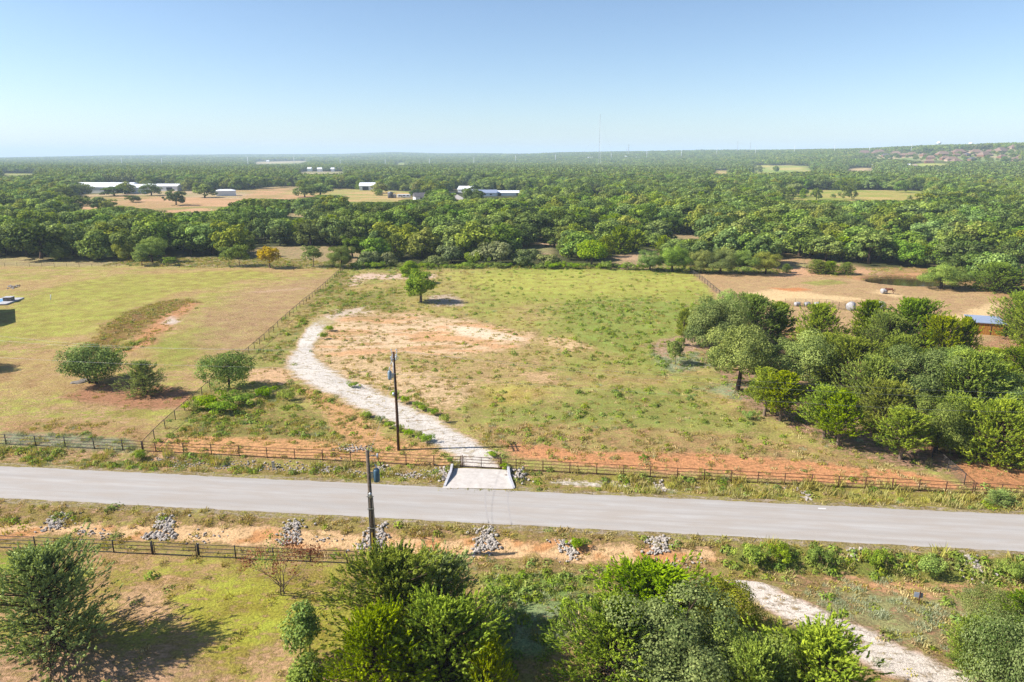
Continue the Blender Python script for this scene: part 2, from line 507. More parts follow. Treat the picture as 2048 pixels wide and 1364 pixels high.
# the path in the field, as (left edge, right edge) pairs
DRIVE_L = [(926, 934), (895, 912), (845, 880), (790, 853), (735, 828), (680, 802), (620, 775), (572, 748), (572, 720), (592, 690), (606, 665), (622, 645), (646, 632)]
DRIVE_R = [(1000, 937), (990, 912), (960, 888), (905, 852), (850, 822), (790, 795), (740, 772), (695, 752), (650, 728), (626, 705), (636, 680), (650, 662), (676, 646)]
TRACK_L = [(1455, 1160), (1490, 1195), (1560, 1240), (1650, 1290), (1760, 1345), (1880, 1400), (1990, 1450)]
TRACK_R = [(1520, 1165), (1582, 1190), (1684, 1235), (1784, 1280), (1884, 1325), (1984, 1372), (2084, 1420)]

def fields(x, y):
    n = len(x)
    soil = np.tile(S(205, 170, 128), (n, 1)); veg = np.tile(S(150, 142, 76), (n, 1)); cov = np.full(n, .8)
    weed = np.zeros((n, 4))                                    # green weeds, dry grass, sage, tall yellow grass (per square metre)
    def paint(m, s=None, v=None, c=None, w=None):
        if s is not None: soil[:] = soil + m[:, None] * (s - soil)
        if v is not None: veg[:] = veg + m[:, None] * (v - veg)
        if c is not None: cov[:] = cov + m * (c - cov)
        if w is not None: weed[:] = weed + m[:, None] * (np.array(w) - weed)
    def P(key, s=None, v=None, c=None, w=None, soft=1.0, warp=1.2, ws=.22, k=1.0):
        paint(k * pmask(x, y, PW[key], soft, warp, ws, seed=abs(hash(key)) % 97 if False else sum(map(ord, key)) % 97), s, v, c, w)
    d = road_d(x, y)
    q = d - ROAD_HALF
    lx, rx = left_fence_x(y), right_fence_x(y)
    big = fbm(x * .045, y * .045, 31, 4)
    med = fbm(x * .16, y * .1, 33, 4, .6)
    streak = fbm(x * .05, y * .22, 35, 4, .6)
    one = np.ones(n)
    # woodland floor
    paint(one, S(120, 108, 78, .45), S(84, 92, 48, .55), .7)
    paint(1 - sstep(.33, .4, fbm(x * .02, y * .02, 55, 3)), S(200, 165, 128), S(150, 146, 88), .5)
    # ---- the neighbour's mown field
    ml = sstep(-.25, .25, lx - x) * sstep(3.9, 4.9, q) * (1 - sstep(214, 219, y)) * sstep(-190, -170, x)
    paint(ml, S(206, 168, 122), S(184, 172, 90), .8, (0, 0, 0, 0))
    paint(ml * sstep(.48, .6, streak) * .8, v=S(170, 164, 78), c=.85)
    paint(ml * sstep(.5, .6, fbm(x * .12, y * .3, 37, 5, .65)) * .8, S(210, 172, 126), S(192, 164, 100), .6)
    paint(ml * sstep(.52, .6, fbm(x * .3, y * .6, 38, 5, .65)) * .7, S(214, 172, 130), None, .42)
    paint(ml * sstep(.52, .66, big), S(208, 170, 122), S(190, 162, 98), .62)
    P('green_l1', v=S(172, 170, 72), c=.92, soft=3, warp=4, ws=.12, k=.75)
    P('green_l2', v=S(152, 158, 62), c=.92, soft=2.5, warp=3, k=.75)
    P('dry_l', S(206, 166, 126), S(186, 158, 104), .62, soft=5, warp=5, ws=.1, k=.95)
    P('dry_l2', S(222, 186, 150), None, .2, soft=1, warp=1.2, k=.7)
    P('brown_l', S(175, 125, 85), S(150, 120, 66), .8, (.15, 3, 0, 0), soft=1.6, warp=2)
    P('sandy_l', S(216, 150, 105), S(170, 135, 80), .22, (.05, .6, 0, 0), soft=1.4, warp=2)
    P('white_l1', S(228, 208, 188), None, .05, soft=.8, warp=1)
    P('under_l', S(188, 132, 98), S(150, 125, 72), .25, (0, .3, 0, 0), soft=1.2, warp=1.5)
    P('tuft_l', None, S(168, 168, 62), 1.0, (3, 0, 0, 1), soft=.5, warp=.3)
    P('front_l', S(205, 155, 115), S(176, 152, 90), .55, (0, .8, .05, 0), soft=1, warp=1.2)
    # ---- the field in the middle
    mm = sstep(-.25, .25, x - lx) * sstep(-.25, .25, rx - x) * sstep(4.2, 5.2, q) * (1 - sstep(214, 219, y))
    paint(mm, S(222, 180, 132), S(180, 167, 92), .8, (.04, .3, .01, 0))
    paint(mm * sstep(.47, .62, big), v=S(182, 162, 92), c=.7)
    paint(mm * sstep(.5, .64, med), v=S(164, 160, 82), c=.88, w=(.12, .35, .01, 0))
    fy = sstep(120, 180, y)
    paint(mm * fy * sstep(-22, 5, x), v=S(168, 172, 72), c=.95, w=(.05, .1, 0, 0))
    P('yellow_far', v=S(188, 184, 86), c=.96, soft=5, warp=7, ws=.08, k=.75)
    P('pink_far', S(215, 175, 138), S(186, 166, 96), .66, soft=4, warp=4, ws=.1, k=.7)
    P('olive_1', None, S(150, 146, 76), .86, (.5, 1.6, 0, 0), soft=3, warp=3)
    P('green_1', v=S(152, 160, 72), c=1.0, w=(.4, .4, 0, 0), soft=5, warp=6, ws=.12)
    P('green_2', v=S(154, 156, 76), c=.92, w=(.35, .6, .01, 0), soft=4, warp=4)
    P('green_3', v=S(164, 162, 78), c=.92, w=(.15, .4, 0, 0), soft=4, warp=2.5, k=.8)
    P('dry_front', S(215, 160, 112), S(178, 152, 96), .7, (.2, 2.2, .08, 0), soft=1.2, warp=1.5, k=.8)
    P('mid_l', S(215, 165, 115), S(150, 145, 72), .8, (.8, 2, .1, 0), soft=1, warp=1.2)
    P('mid_l_top', S(215, 175, 130), S(150, 146, 76), .72, (.6, 1.6, .02, 0), soft=2, warp=2)
    P('yellow', S(226, 190, 120), S(200, 172, 84), .7, soft=3, warp=3, k=.7)
    P('tan_mid', S(226, 186, 138), S(184, 162, 96), .56, (.08, .5, 0, 0), soft=5, warp=6, ws=.12, k=.8)
    P('sand_2', S(236, 200, 154), S(178, 156, 92), .34, (.15, .8, 0, 0), soft=2.5, warp=3)
    P('sand_1', S(240, 206, 164), S(188, 158, 98), .12, (.03, .3, 0, 0), soft=5, warp=5)
    P('sand_1', S(222, 156, 104), None, None, soft=1, warp=6, ws=.2, k=.0)
    paint(pmask(x, y, PW['sand_1'], 1, 2) * sstep(.5, .62, fbm(x * .12, y * .45, 44, 4, .6)), S(230, 176, 128), None, .12)
    paint(pmask(x, y, PW['sand_1'], 3, 4) * sstep(.52, .6, fbm(x * .1, y * .5, 46, 5, .65)) * .8, None, S(176, 152, 92), .62)
    P('sand_1b', S(246, 222, 188), None, .05, soft=1.2, warp=1.5)
    P('path_end', S(228, 206, 182), S(176, 158, 104), .25, (.05, .4, 0, 0), soft=2.5, warp=3)
    P('sand_3', S(236, 200, 150), S(190, 165, 90), .3, soft=1.5, warp=1.5)
    P('sand_4', S(228, 198, 172), S(175, 160, 105), .12, (.05, .4, 0, 0), soft=2, warp=2)
    P('sand_5', S(214, 190, 165), S(165, 150, 90), .3, soft=1.5, warp=1.5)
    P('sand_6', S(228, 188, 140), S(170, 150, 80), .35, soft=1.2, warp=1.5)
    P('grove_lip', S(205, 168, 140), S(160, 145, 92), .4, soft=1.5, warp=2)
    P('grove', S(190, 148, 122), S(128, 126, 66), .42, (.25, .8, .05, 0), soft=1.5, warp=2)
    P('orange_l', S(226, 168, 116), S(176, 152, 82), .34, (.25, 1.2, 0, 0), soft=1, warp=1.2)
    P('orange_l2', S(228, 186, 142), S(176, 152, 82), .2, soft=1, warp=1.2)
    P('red_l', S(226, 162, 110), S(176, 150, 84), .26, (.1, 1.0, 0, 0), soft=.8, warp=1)
    P('red_r', S(222, 146, 100), S(180, 146, 92), .2, (.06, .9, .03, 0), soft=.8, warp=1)
    P('sage_1', None, S(160, 168, 128), None, (.4, .6, 1.6, 0), soft=1.5, warp=1.5)
    P('sage_2', None, S(160, 168, 128), None, (.4, .6, 1.2, 0), soft=1.5, warp=1.5)
    # ---- land to the east of the right-hand fence
    mr = sstep(-.25, .25, x - rx) * sstep(4.2, 5.2, q) * (1 - sstep(206, 214, y)) * (1 - sstep(150, 175, x))
    paint(mr, S(208, 152, 106), S(176, 150, 96), .55, (.05, .5, 0, 0))
    P('right_tan', S(214, 174, 128), S(192, 162, 108), .5, (0, 0, 0, 0), soft=2, warp=2)
    for k in ('rt_sand1', 'rt_sand2', 'rt_sand3'):
        P(k, S(238, 204, 150), None, .12, soft=1.5, warp=2)
    P('rt_red1', S(214, 130, 82), None, .1, soft=1, warp=1.5)
    P('rt_red2', S(218, 158, 112), None, .15, soft=1, warp=1.5)
    P('rt_green', None, S(165, 160, 82), .85, soft=1, warp=1.5)
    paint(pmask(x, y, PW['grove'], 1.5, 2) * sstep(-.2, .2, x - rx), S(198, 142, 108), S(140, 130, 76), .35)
    P('red_r2', S(206, 136, 92), S(165, 140, 85), .2, soft=1, warp=1)
    # pond rim
    e = np.sqrt(((x - POND_C[0]) / 9.6) ** 2 + ((y - POND_C[1]) / 7.6) ** 2)
    paint((1 - sstep(1.05, 1.35, e)), S(150, 115, 75), S(110, 105, 55), .3)
    # ---- back edges of the fields
    P('back_strip', S(205, 180, 140), S(178, 160, 108), .85, (.3, 2.5, .2, .1), soft=2, warp=2)
    P('back_strip2', S(190, 165, 120), S(150, 150, 78), .95, (1.5, 1.5, .1, .1), soft=1.5, warp=1.5)
    # ---- openings in the woods
    D = np.hypot(x, y)
    for k, (pp, s_, v_, c_) in CLEARINGS.items():
        dm = CLEAR_W[k][:, 1].mean()
        mk = pmask(x, y, CLEAR_W[k], 3 + dm * .004, 5, .03, seed=len(k))
        paint(mk, s_, v_, c_, (0, 0, 0, 0))
        paint(mk * sstep(.48, .62, fbm(x * .02, y * .035, 83, 4, .6)), s_ * .92, v_ * np.array([.8, .95, .8]), min(1, c_ + .35))
        paint(mk * sstep(.5, .62, fbm(x * .03, y * .06, 84, 4, .6)), s_ * 1.06, None, c_ * .3)
    # ---- far verge, between the road and the pipe fence
    fv = sstep(0, .3, q) * (1 - sstep(4.2, 5.2, q))
    paint(fv, S(214, 172, 128), S(160, 148, 76), .72, (.5, 1.6, .05, .25))
    paint(fv * sstep(5, 9, x), S(208, 170, 130), S(164, 152, 70), .82, (.5, 2, .05, .7))
    paint(fv * (1 - sstep(-38, -30, x)), S(215, 170, 130), S(160, 148, 82), .5, (1.0, 2, .6, .4))
    P('wash_r', S(226, 214, 196), None, .35, soft=.4, warp=.6)
    P('sage_l', S(195, 165, 132), S(152, 154, 118), .7, (.3, 1.0, 1.1, 0), soft=.6, warp=.8)
    # ---- near verge and ditch
    nq = -d - ROAD_HALF
    nv = sstep(0, .3, nq)
    paint(nv, S(210, 168, 124), S(168, 150, 80), .7, (.1, .8, 0, 0))
    P('dry_b', S(205, 158, 120), S(164, 148, 86), .68, (.2, 1.6, .35, 0), soft=1, warp=1.2)
    lawn = nv * (1 - sstep(-9.5, -6.5, x)) * sstep(6.6, 7.4, nq)
    paint(lawn, S(208, 166, 120), S(172, 162, 68), .74, (.03, .25, 0, 0))
    paint(lawn * sstep(.5, .62, fbm(x * .22, y * .3, 61, 4, .6)), None, S(188, 160, 90), .55)
    P('lawn_g1', None, S(174, 170, 58), .86, soft=1.5, warp=2, k=.85)
    P('lawn_g2', None, S(150, 165, 55), .9, soft=1, warp=1, k=.85)
    P('lawn_tan1', S(218, 176, 130), S(190, 160, 100), .32, soft=1, warp=1.5)
    P('lawn_tan2', S(208, 166, 128), S(178, 150, 96), .42, soft=1.5, warp=1.5)
    P('lawn_tan3', S(212, 170, 126), S(182, 160, 86), .45, soft=1, warp=1.5)
    P('mid_green', S(195, 155, 115), S(130, 150, 66), .95, (3, 1.5, .15, 0), soft=1.2, warp=1.2)
    P('sage_m', None, S(150, 164, 112), .9, (1.5, 1, 2.5, 0), soft=1.2, warp=1.2)
    P('mid_top', S(205, 160, 120), S(164, 150, 84), .7, (.5, 3, .2, .1), soft=.6, warp=.8)
    P('sage_b', None, S(162, 156, 104), .8, (.2, 1.0, 1.5, 0), soft=2, warp=2.5)
    P('sand_b', S(222, 164, 118), None, .35, soft=.6, warp=.8)
    P('bank_l', S(240, 198, 146), S(178, 150, 86), .1, (.03, .3, 0, 0), soft=.5, warp=.8, ws=.5)
    paint(pmask(x, y, PW['bank_l'], .5, .8, .5) * sstep(.5, .62, fbm(x * .3, y * .5, 71, 4, .6)), S(220, 150, 98), None, .1)
    P('bank_grass', S(200, 160, 125), S(160, 140, 78), .72, (.15, 3.5, .03, 0), soft=.5, warp=.7, ws=.5)
    P('weed_ditch_r', S(190, 150, 110), S(134, 140, 62), .95, (3.5, 2, .1, 1.0), soft=.7, warp=.7, ws=.5)
    edge = (np.abs(d) > ROAD_HALF - .5) & (np.abs(d) < ROAD_HALF + .7)
    paint(edge * one, S(196, 176, 152), S(164, 148, 84), .62, (.05, 1.0, 0, 0))
    paint((np.abs(d) < ROAD_HALF - .2) * one, None, None, None, (0, 0, 0, 0))
    return soil, veg, cov, weed

# ------------------------------------------------------------------ ground sheet
def graded(segs):
    out = [segs[0][0]]
    for a, b, s0, s1 in segs:
        n = max(1, int(round((b - a) / ((s0 + s1) / 2))))
        st = np.linspace(s0, s1, n); st *= (b - a) / st.sum()
        out += list(a + np.cumsum(st))
    return np.array(out)
def geo(a, b, s0, ratio):
    out = [a]; s = s0
    while out[-1] < b:
        out.append(out[-1] + s); s *= ratio
    return np.array(out[1:])
gx_pos = np.concatenate([graded([(0, 62, .36, .36), (62, 180, .6, 2.4)]), geo(180, 16000, 3.0, 1.06)])
gx = np.concatenate([-gx_pos[::-1][:-1], gx_pos])
gy = np.concatenate([[-150, -60, -20, 0, 12, 20], graded([(26, 82, .3, .3), (82, 225, .45, 1.1), (225, 700, 2.2, 5.5)]), geo(700, 17000, 8, 1.06)])
GX, GY = np.meshgrid(gx, gy)
gxf, gyf = GX.ravel(), GY.ravel()
gz = height(gxf, gyf)
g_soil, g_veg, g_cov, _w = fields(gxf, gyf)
nx, ny = len(gx), len(gy)
ii = (np.arange(ny - 1)[:, None] * nx + np.arange(nx - 1)[None]).ravel()
gF = np.column_stack([ii, ii + 1, ii + nx + 1, ii + nx])

def ground_material(name, gravel=False):
    m, nt, out = nodes(name)
    tc = N(nt, 'ShaderNodeTexCoord').outputs['Object']
    soil = N(nt, 'ShaderNodeAttribute', attribute_name='soil').outputs['Vector']
    veg = N(nt, 'ShaderNodeAttribute', attribute_name='veg').outputs['Vector']
    cov = N(nt, 'ShaderNodeAttribute', attribute_name='cover').outputs['Fac']
    n1 = noise(nt, 1.7, 8, .74, tc, .3)
    n2 = noise(nt, .33, 5, .62, tc, .4)
    n3 = noise(nt, 5.0, 6, .72, tc)
    mp = N(nt, 'ShaderNodeMapping'); mp.inputs['Scale'].default_value = (.9, 2.6, 1)
    nt.links.new(tc, mp.inputs[0])
    n4 = noise(nt, 1.0, 5, .65, mp.outputs[0], .3)
    s = math_n(nt, 'ADD', math_n(nt, 'MULTIPLY', n1, .5), math_n(nt, 'MULTIPLY', n4, .5))
    s = math_n(nt, 'SUBTRACT', s, .5)
    s = math_n(nt, 'MULTIPLY', s, 9.0)
    c2 = math_n(nt, 'MULTIPLY', math_n(nt, 'SUBTRACT', cov, .5), 2.1)
    msk = math_n(nt, 'ADD', math_n(nt, 'ADD', s, c2), .5, True)
    # shade changes within the grass and the soil
    vv = math_n(nt, 'ADD', math_n(nt, 'MULTIPLY', n3, .7), math_n(nt, 'MULTIPLY', n2, .3))
    vmul = maprange(nt, vv, .37, .63, .5, 1.5)
    vegc = mixc(nt, 1.0, veg, vmul, 'MULTIPLY')
    shadow_spk = maprange(nt, noise(nt, 2.6, 5, .75, mp.outputs[0], .5), .56, .68, 1.0, .72)  # dark specks painted into the grass colour as small weed shadows
    vegc = mixc(nt, 1.0, vegc, shadow_spk, 'MULTIPLY')
    hue = N(nt, 'ShaderNodeHueSaturation')
    nt.links.new(maprange(nt, n2, .3, .7, .475, .525), hue.inputs['Hue']); nt.links.new(vegc, hue.inputs['Color'])
    n5 = noise(nt, 3.2 if not gravel else 9.0, 6, .7, tc, .2)
    smul = maprange(nt, n5, .34, .66, .7, 1.26)
    soilc = mixc(nt, 1.0, soil, smul, 'MULTIPLY')
    colr = mixc(nt, msk, soilc, hue.outputs[0])
    b = N(nt, 'ShaderNodeBsdfPrincipled')
    b.inputs['Roughness'].default_value = .95
    b.inputs['Specular IOR Level'].default_value = .08
    nt.links.new(colr, b.inputs['Base Color'])
    hgt = math_n(nt, 'ADD', math_n(nt, 'MULTIPLY', msk, .5), math_n(nt, 'ADD', math_n(nt, 'MULTIPLY', n3, .9), math_n(nt, 'MULTIPLY', n5, .5)))
    bp = N(nt, 'ShaderNodeBump'); bp.inputs['Strength'].default_value = .9; bp.inputs['Distance'].default_value = .16
    nt.links.new(hgt, bp.inputs['Height']); nt.links.new(bp.outputs[0], b.inputs['Normal'])
    nt.links.new(b.outputs[0], out.inputs['Surface'])
    return m
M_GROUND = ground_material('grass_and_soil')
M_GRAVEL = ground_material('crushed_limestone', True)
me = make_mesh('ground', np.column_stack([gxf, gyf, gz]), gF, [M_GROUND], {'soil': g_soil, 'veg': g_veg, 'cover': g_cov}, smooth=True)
tag(link_mesh('ground', me), 'patchy fields of dry grass, green weeds and sandy soil', None, None, 'structure')

# ------------------------------------------------------------------ road
def road_material():
    m, nt, out = nodes('worn_asphalt')
    tc = N(nt, 'ShaderNodeTexCoord').outputs['Object']
    mp = N(nt, 'ShaderNodeMapping'); mp.inputs['Scale'].default_value = (.02, 1.1, 1)
    nt.links.new(tc, mp.inputs[0])
    lanes = noise(nt, 1.0, 4, .6, mp.outputs[0])
    mp2 = N(nt, 'ShaderNodeMapping'); mp2.inputs['Scale'].default_value = (.25, 1.2, 1)
    nt.links.new(tc, mp2.inputs[0])
    blot = noise(nt, .55, 6, .65, mp2.outputs[0])
    fine = noise(nt, 18, 3, .7, tc)
    c = mixc(nt, maprange(nt, lanes, .35, .65, 0, 1), S(180, 174, 168, .64), S(200, 195, 190, .64))
    c = mixc(nt, maprange(nt, blot, .38, .62, 0, .7), c, S(190, 178, 166, .58))
    c = mixc(nt, 1.0, c, maprange(nt, fine, .25, .75, .86, 1.12), 'MULTIPLY')
    # tyre lines worn dark across the lane where cars turn in
    b = N(nt, 'ShaderNodeBsdfPrincipled')
    b.inputs['Roughness'].default_value = .88; b.inputs['Specular IOR Level'].default_value = .2
    nt.links.new(c, b.inputs['Base Color'])
    bp = N(nt, 'ShaderNodeBump'); bp.inputs['Strength'].default_value = .25; bp.inputs['Distance'].default_value = .02
    nt.links.new(fine, bp.inputs['Height']); nt.links.new(bp.outputs[0], b.inputs['Normal'])
    nt.links.new(b.outputs[0], out.inputs['Surface'])
    return m
M_ROAD = road_material()
ang = math.atan(-0.1006)
sl = np.arange(-260, 260.1, .5)
cross = np.linspace(-1, 1, 9)
LL, CC = np.meshgrid(sl, cross, indexing='ij')
jit_f = .16 * (fbm(sl * .9, sl * 0 + 3, 81, 3) - .5) * 2
jit_n = .16 * (fbm(sl * .9, sl * 0 + 9, 82, 3) - .5) * 2
half = np.where(CC > 0, ROAD_HALF + jit_f[:, None], ROAD_HALF + jit_n[:, None])
lat = CC * half
zr = .012 + .05 * (1 - CC ** 2)
zr = np.where(np.abs(CC) > .99, -.06, zr)
rv = np.column_stack([LL.ravel(), lat.ravel(), zr.ravel()])
nl, nc = len(sl), len(cross)
ri = (np.arange(nl - 1)[:, None] * nc + np.arange(nc - 1)[None]).ravel()
me = make_mesh('road', rv, np.column_stack([ri, ri + nc, ri + nc + 1, ri + 1]), [M_ROAD], smooth=True)
o = link_mesh('road', me, None, (0, 61.8, 0)); o.rotation_euler = (0, 0, ang)
tag(o, 'pale grey two-lane asphalt road crossing the picture', None, None, 'structure')
def skid(name, pts, w, label, mat):
    P = np.array([np.append(gp(*p)[:2], 0) for p in pts]); 
    n = 24
    t = np.linspace(0, 1, n); tt = np.linspace(0, 1, len(P))
    C_ = np.column_stack([np.interp(t, tt, P[:, 0]), np.interp(t, tt, P[:, 1])])
    T = np.gradient(C_, axis=0); T /= np.linalg.norm(T, axis=1, keepdims=True)
    Nn = np.column_stack([-T[:, 1], T[:, 0]])
    V = []
    for i in range(n):
        for s_ in (-1, 1):
            p = C_[i] + Nn[i] * s_ * w / 2
            lat_ = road_d(p[0], p[1]) / ROAD_HALF
            V.append([p[0], p[1], .018 + .05 * (1 - lat_ ** 2)])
    F = [(2 * i, 2 * i + 1, 2 * i + 3, 2 * i + 2) for i in range(n - 1)]
    return tag(link_mesh(name, make_mesh(name, V, F, [mat])), label, None, None, 'structure')
M_TYRE = surf_mat('rubber_mark', S(178, 171, 166, .63), S(190, 184, 179, .63), .9, 6)
skid('tyre_mark', [(971, 984), (970, 1000), (972, 1020), (976, 1046)], .16, 'faint dark tyre line across the road before the gate, nearer the poles', M_TYRE)
skid('tyre_mark', [(1016, 985), (1015, 1005), (1018, 1025), (1022, 1049)], .14, 'faint dark tyre line across the road, second from the poles', M_TYRE)
M_PAINT = surf_mat('faded_white_paint', (.62, .6, .57), (.4, .39, .38), .8, 12)
skid('road_marking', [(1636, 1018), (1652, 1018.6)], .25, 'short worn white paint mark on the far lane', M_PAINT)

# ------------------------------------------------------------------ path and track of crushed stone
def ribbon(name, Lp, Rp, label, soil, veg, cover_mid, cover_edge, seed, rag=.5, lift=.035, fade=1):
    A = np.array([gp(*p)[:2] for p in Lp]); B = np.array([gp(*p)[:2] for p in Rp])
    def smooth(P, n):
        t = np.linspace(0, 1, n); k = np.linspace(0, 1, len(P))
        # Catmull-Rom
        out = []
        for tt in t:
            s_ = min(int(tt * (len(P) - 1)), len(P) - 2); u = tt * (len(P) - 1) - s_
            p0, p1, p2, p3 = P[max(s_ - 1, 0)], P[s_], P[s_ + 1], P[min(s_ + 2, len(P) - 1)]
            out.append(.5 * ((2 * p1) + (-p0 + p2) * u + (2 * p0 - 5 * p1 + 4 * p2 - p3) * u * u + (-p0 + 3 * p1 - 3 * p2 + p3) * u ** 3))
        return np.array(out)
    L = np.linalg.norm(np.diff((A + B) / 2, axis=0), axis=1).sum()
    n = int(L / .28)
    A, B = smooth(A, n), smooth(B, n)
    k = 15
    t = np.linspace(0, 1, k)
    W = np.linalg.norm(B - A, axis=1)
    sN = (B - A) / W[:, None]
    ja = rag * 2.4 * (fbm(A[:, 0] * .6, A[:, 1] * .6, seed, 5, .65) - .5)
    jb = rag * 2.4 * (fbm(B[:, 0] * .6, B[:, 1] * .6, seed + 5, 5, .65) - .5)
    A = A + sN * (ja - .55)[:, None]; B = B + sN * (jb + .55)[:, None]
    P = A[:, None] * (1 - t)[None, :, None] + B[:, None] * t[None, :, None]
    X, Y = P[..., 0].ravel(), P[..., 1].ravel()
    tt = np.tile(t, n)
    e = np.minimum(tt, 1 - tt)
    Z = height(X, Y) + np.interp(e, [0, .08, .2, .5], [-.05, lift * .7, lift, lift * 1.6])
    cov = np.interp(e, [0, .12, .3, .5], [cover_edge, (cover_edge + cover_mid) / 2, cover_mid, cover_mid])
    along = np.repeat(np.linspace(0, 1, n), k)
    cov = cov + .75 * sstep(.86, 1.0, along) * fade
    hump = np.exp(-((tt - .5) / .1) ** 2) * .16
    cov = cov + hump * (fbm(X * .3, Y * .3, seed + 9) > .5)
    so = np.tile(soil, (len(X), 1)) * (.9 + .2 * fbm(X * .3, Y * .3, seed + 2))[:, None]
    ve = np.tile(veg, (len(X), 1))
    gs_, gv_, gc_, _ = fields(X, Y)
    wgt = sstep(.02, .26, e + .1 * (fbm(X * 1.2, Y * 1.2, seed + 4) - .5))[:, None]
    so = gs_ + wgt * (so - gs_); ve = gv_ + wgt * (ve - gv_)
    i0 = (np.arange(n - 1)[:, None] * k + np.arange(k - 1)[None]).ravel()
    me = make_mesh(name, np.column_stack([X, Y, Z]), np.column_stack([i0, i0 + 1, i0 + k + 1, i0 + k]), [M_GRAVEL], {'soil': so, 'veg': ve, 'cover': cov}, smooth=True)
    return tag(link_mesh(name, me), label, None, None, 'structure'), np.column_stack([X, Y]), tt
_, drive_xy, drive_t = ribbon('gravel_path', DRIVE_L, DRIVE_R, 'pale crushed stone path winding from the gate into the field', S(234, 224, 212, .66), S(196, 174, 130), .2, .62, 91, 1.5)
ribbon('dirt_track', TRACK_L, TRACK_R, 'pale two-rut stone track at the lower right', S(238, 224, 208, .68), S(176, 150, 104), .2, .7, 97, .8)

# ------------------------------------------------------------------ tree prototypes
def unit(v):
    return v / (np.linalg.norm(v, axis=-1, keepdims=True) + 1e-9)

def leaf_quads(P, Nrm, T, ln, wd):
    """one rhombic leaf (or leaf spray) at every point P"""
    T = unit(T - Nrm * (T * Nrm).sum(1, keepdims=True))
    B = np.cross(Nrm, T)
    l, w = np.asarray(ln)[:, None] / 2, np.asarray(wd)[:, None] / 2
    V = np.stack([P - T * l, P + B * w - T * l * .15, P + T * l, P - B * w - T * l * .15], 1).reshape(-1, 3)
    F = np.arange(len(P) * 4).reshape(-1, 4)
    return V, F

def spread(n, rng):
    k = np.arange(n) + .5
    ph = np.arccos(1 - 2 * k / n); th = math.pi * (1 + 5 ** .5) * k + rng.uniform(0, 6.28)
    d = np.column_stack([np.cos(th) * np.sin(ph), np.sin(th) * np.sin(ph), np.cos(ph)])
    return unit(d + rng.normal(0, .16, d.shape))

class Skel:
    def __init__(self): self.V, self.F, self.n = [], [], 0
    def tube(self, pts, rad, sides=5):
        V, F = tube_arrays(np.asarray(pts, float), rad, sides)
        self.V.append(V); self.F.append(np.array(F) + self.n); self.n += len(V)
    def mesh(self, name, mat):
        return make_mesh(name, np.concatenate(self.V), np.concatenate(self.F), [mat], smooth=True)

def bend(a, b, rng, n=5, amt=.12, lift=0.0):
    t = np.linspace(0, 1, n)[:, None]
    L = np.linalg.norm(b - a)
    mid = rng.normal(0, amt * L, 3) + np.array([0, 0, lift * L])
    return a * (1 - t) + b * t + mid * (4 * t * (1 - t)) * .5

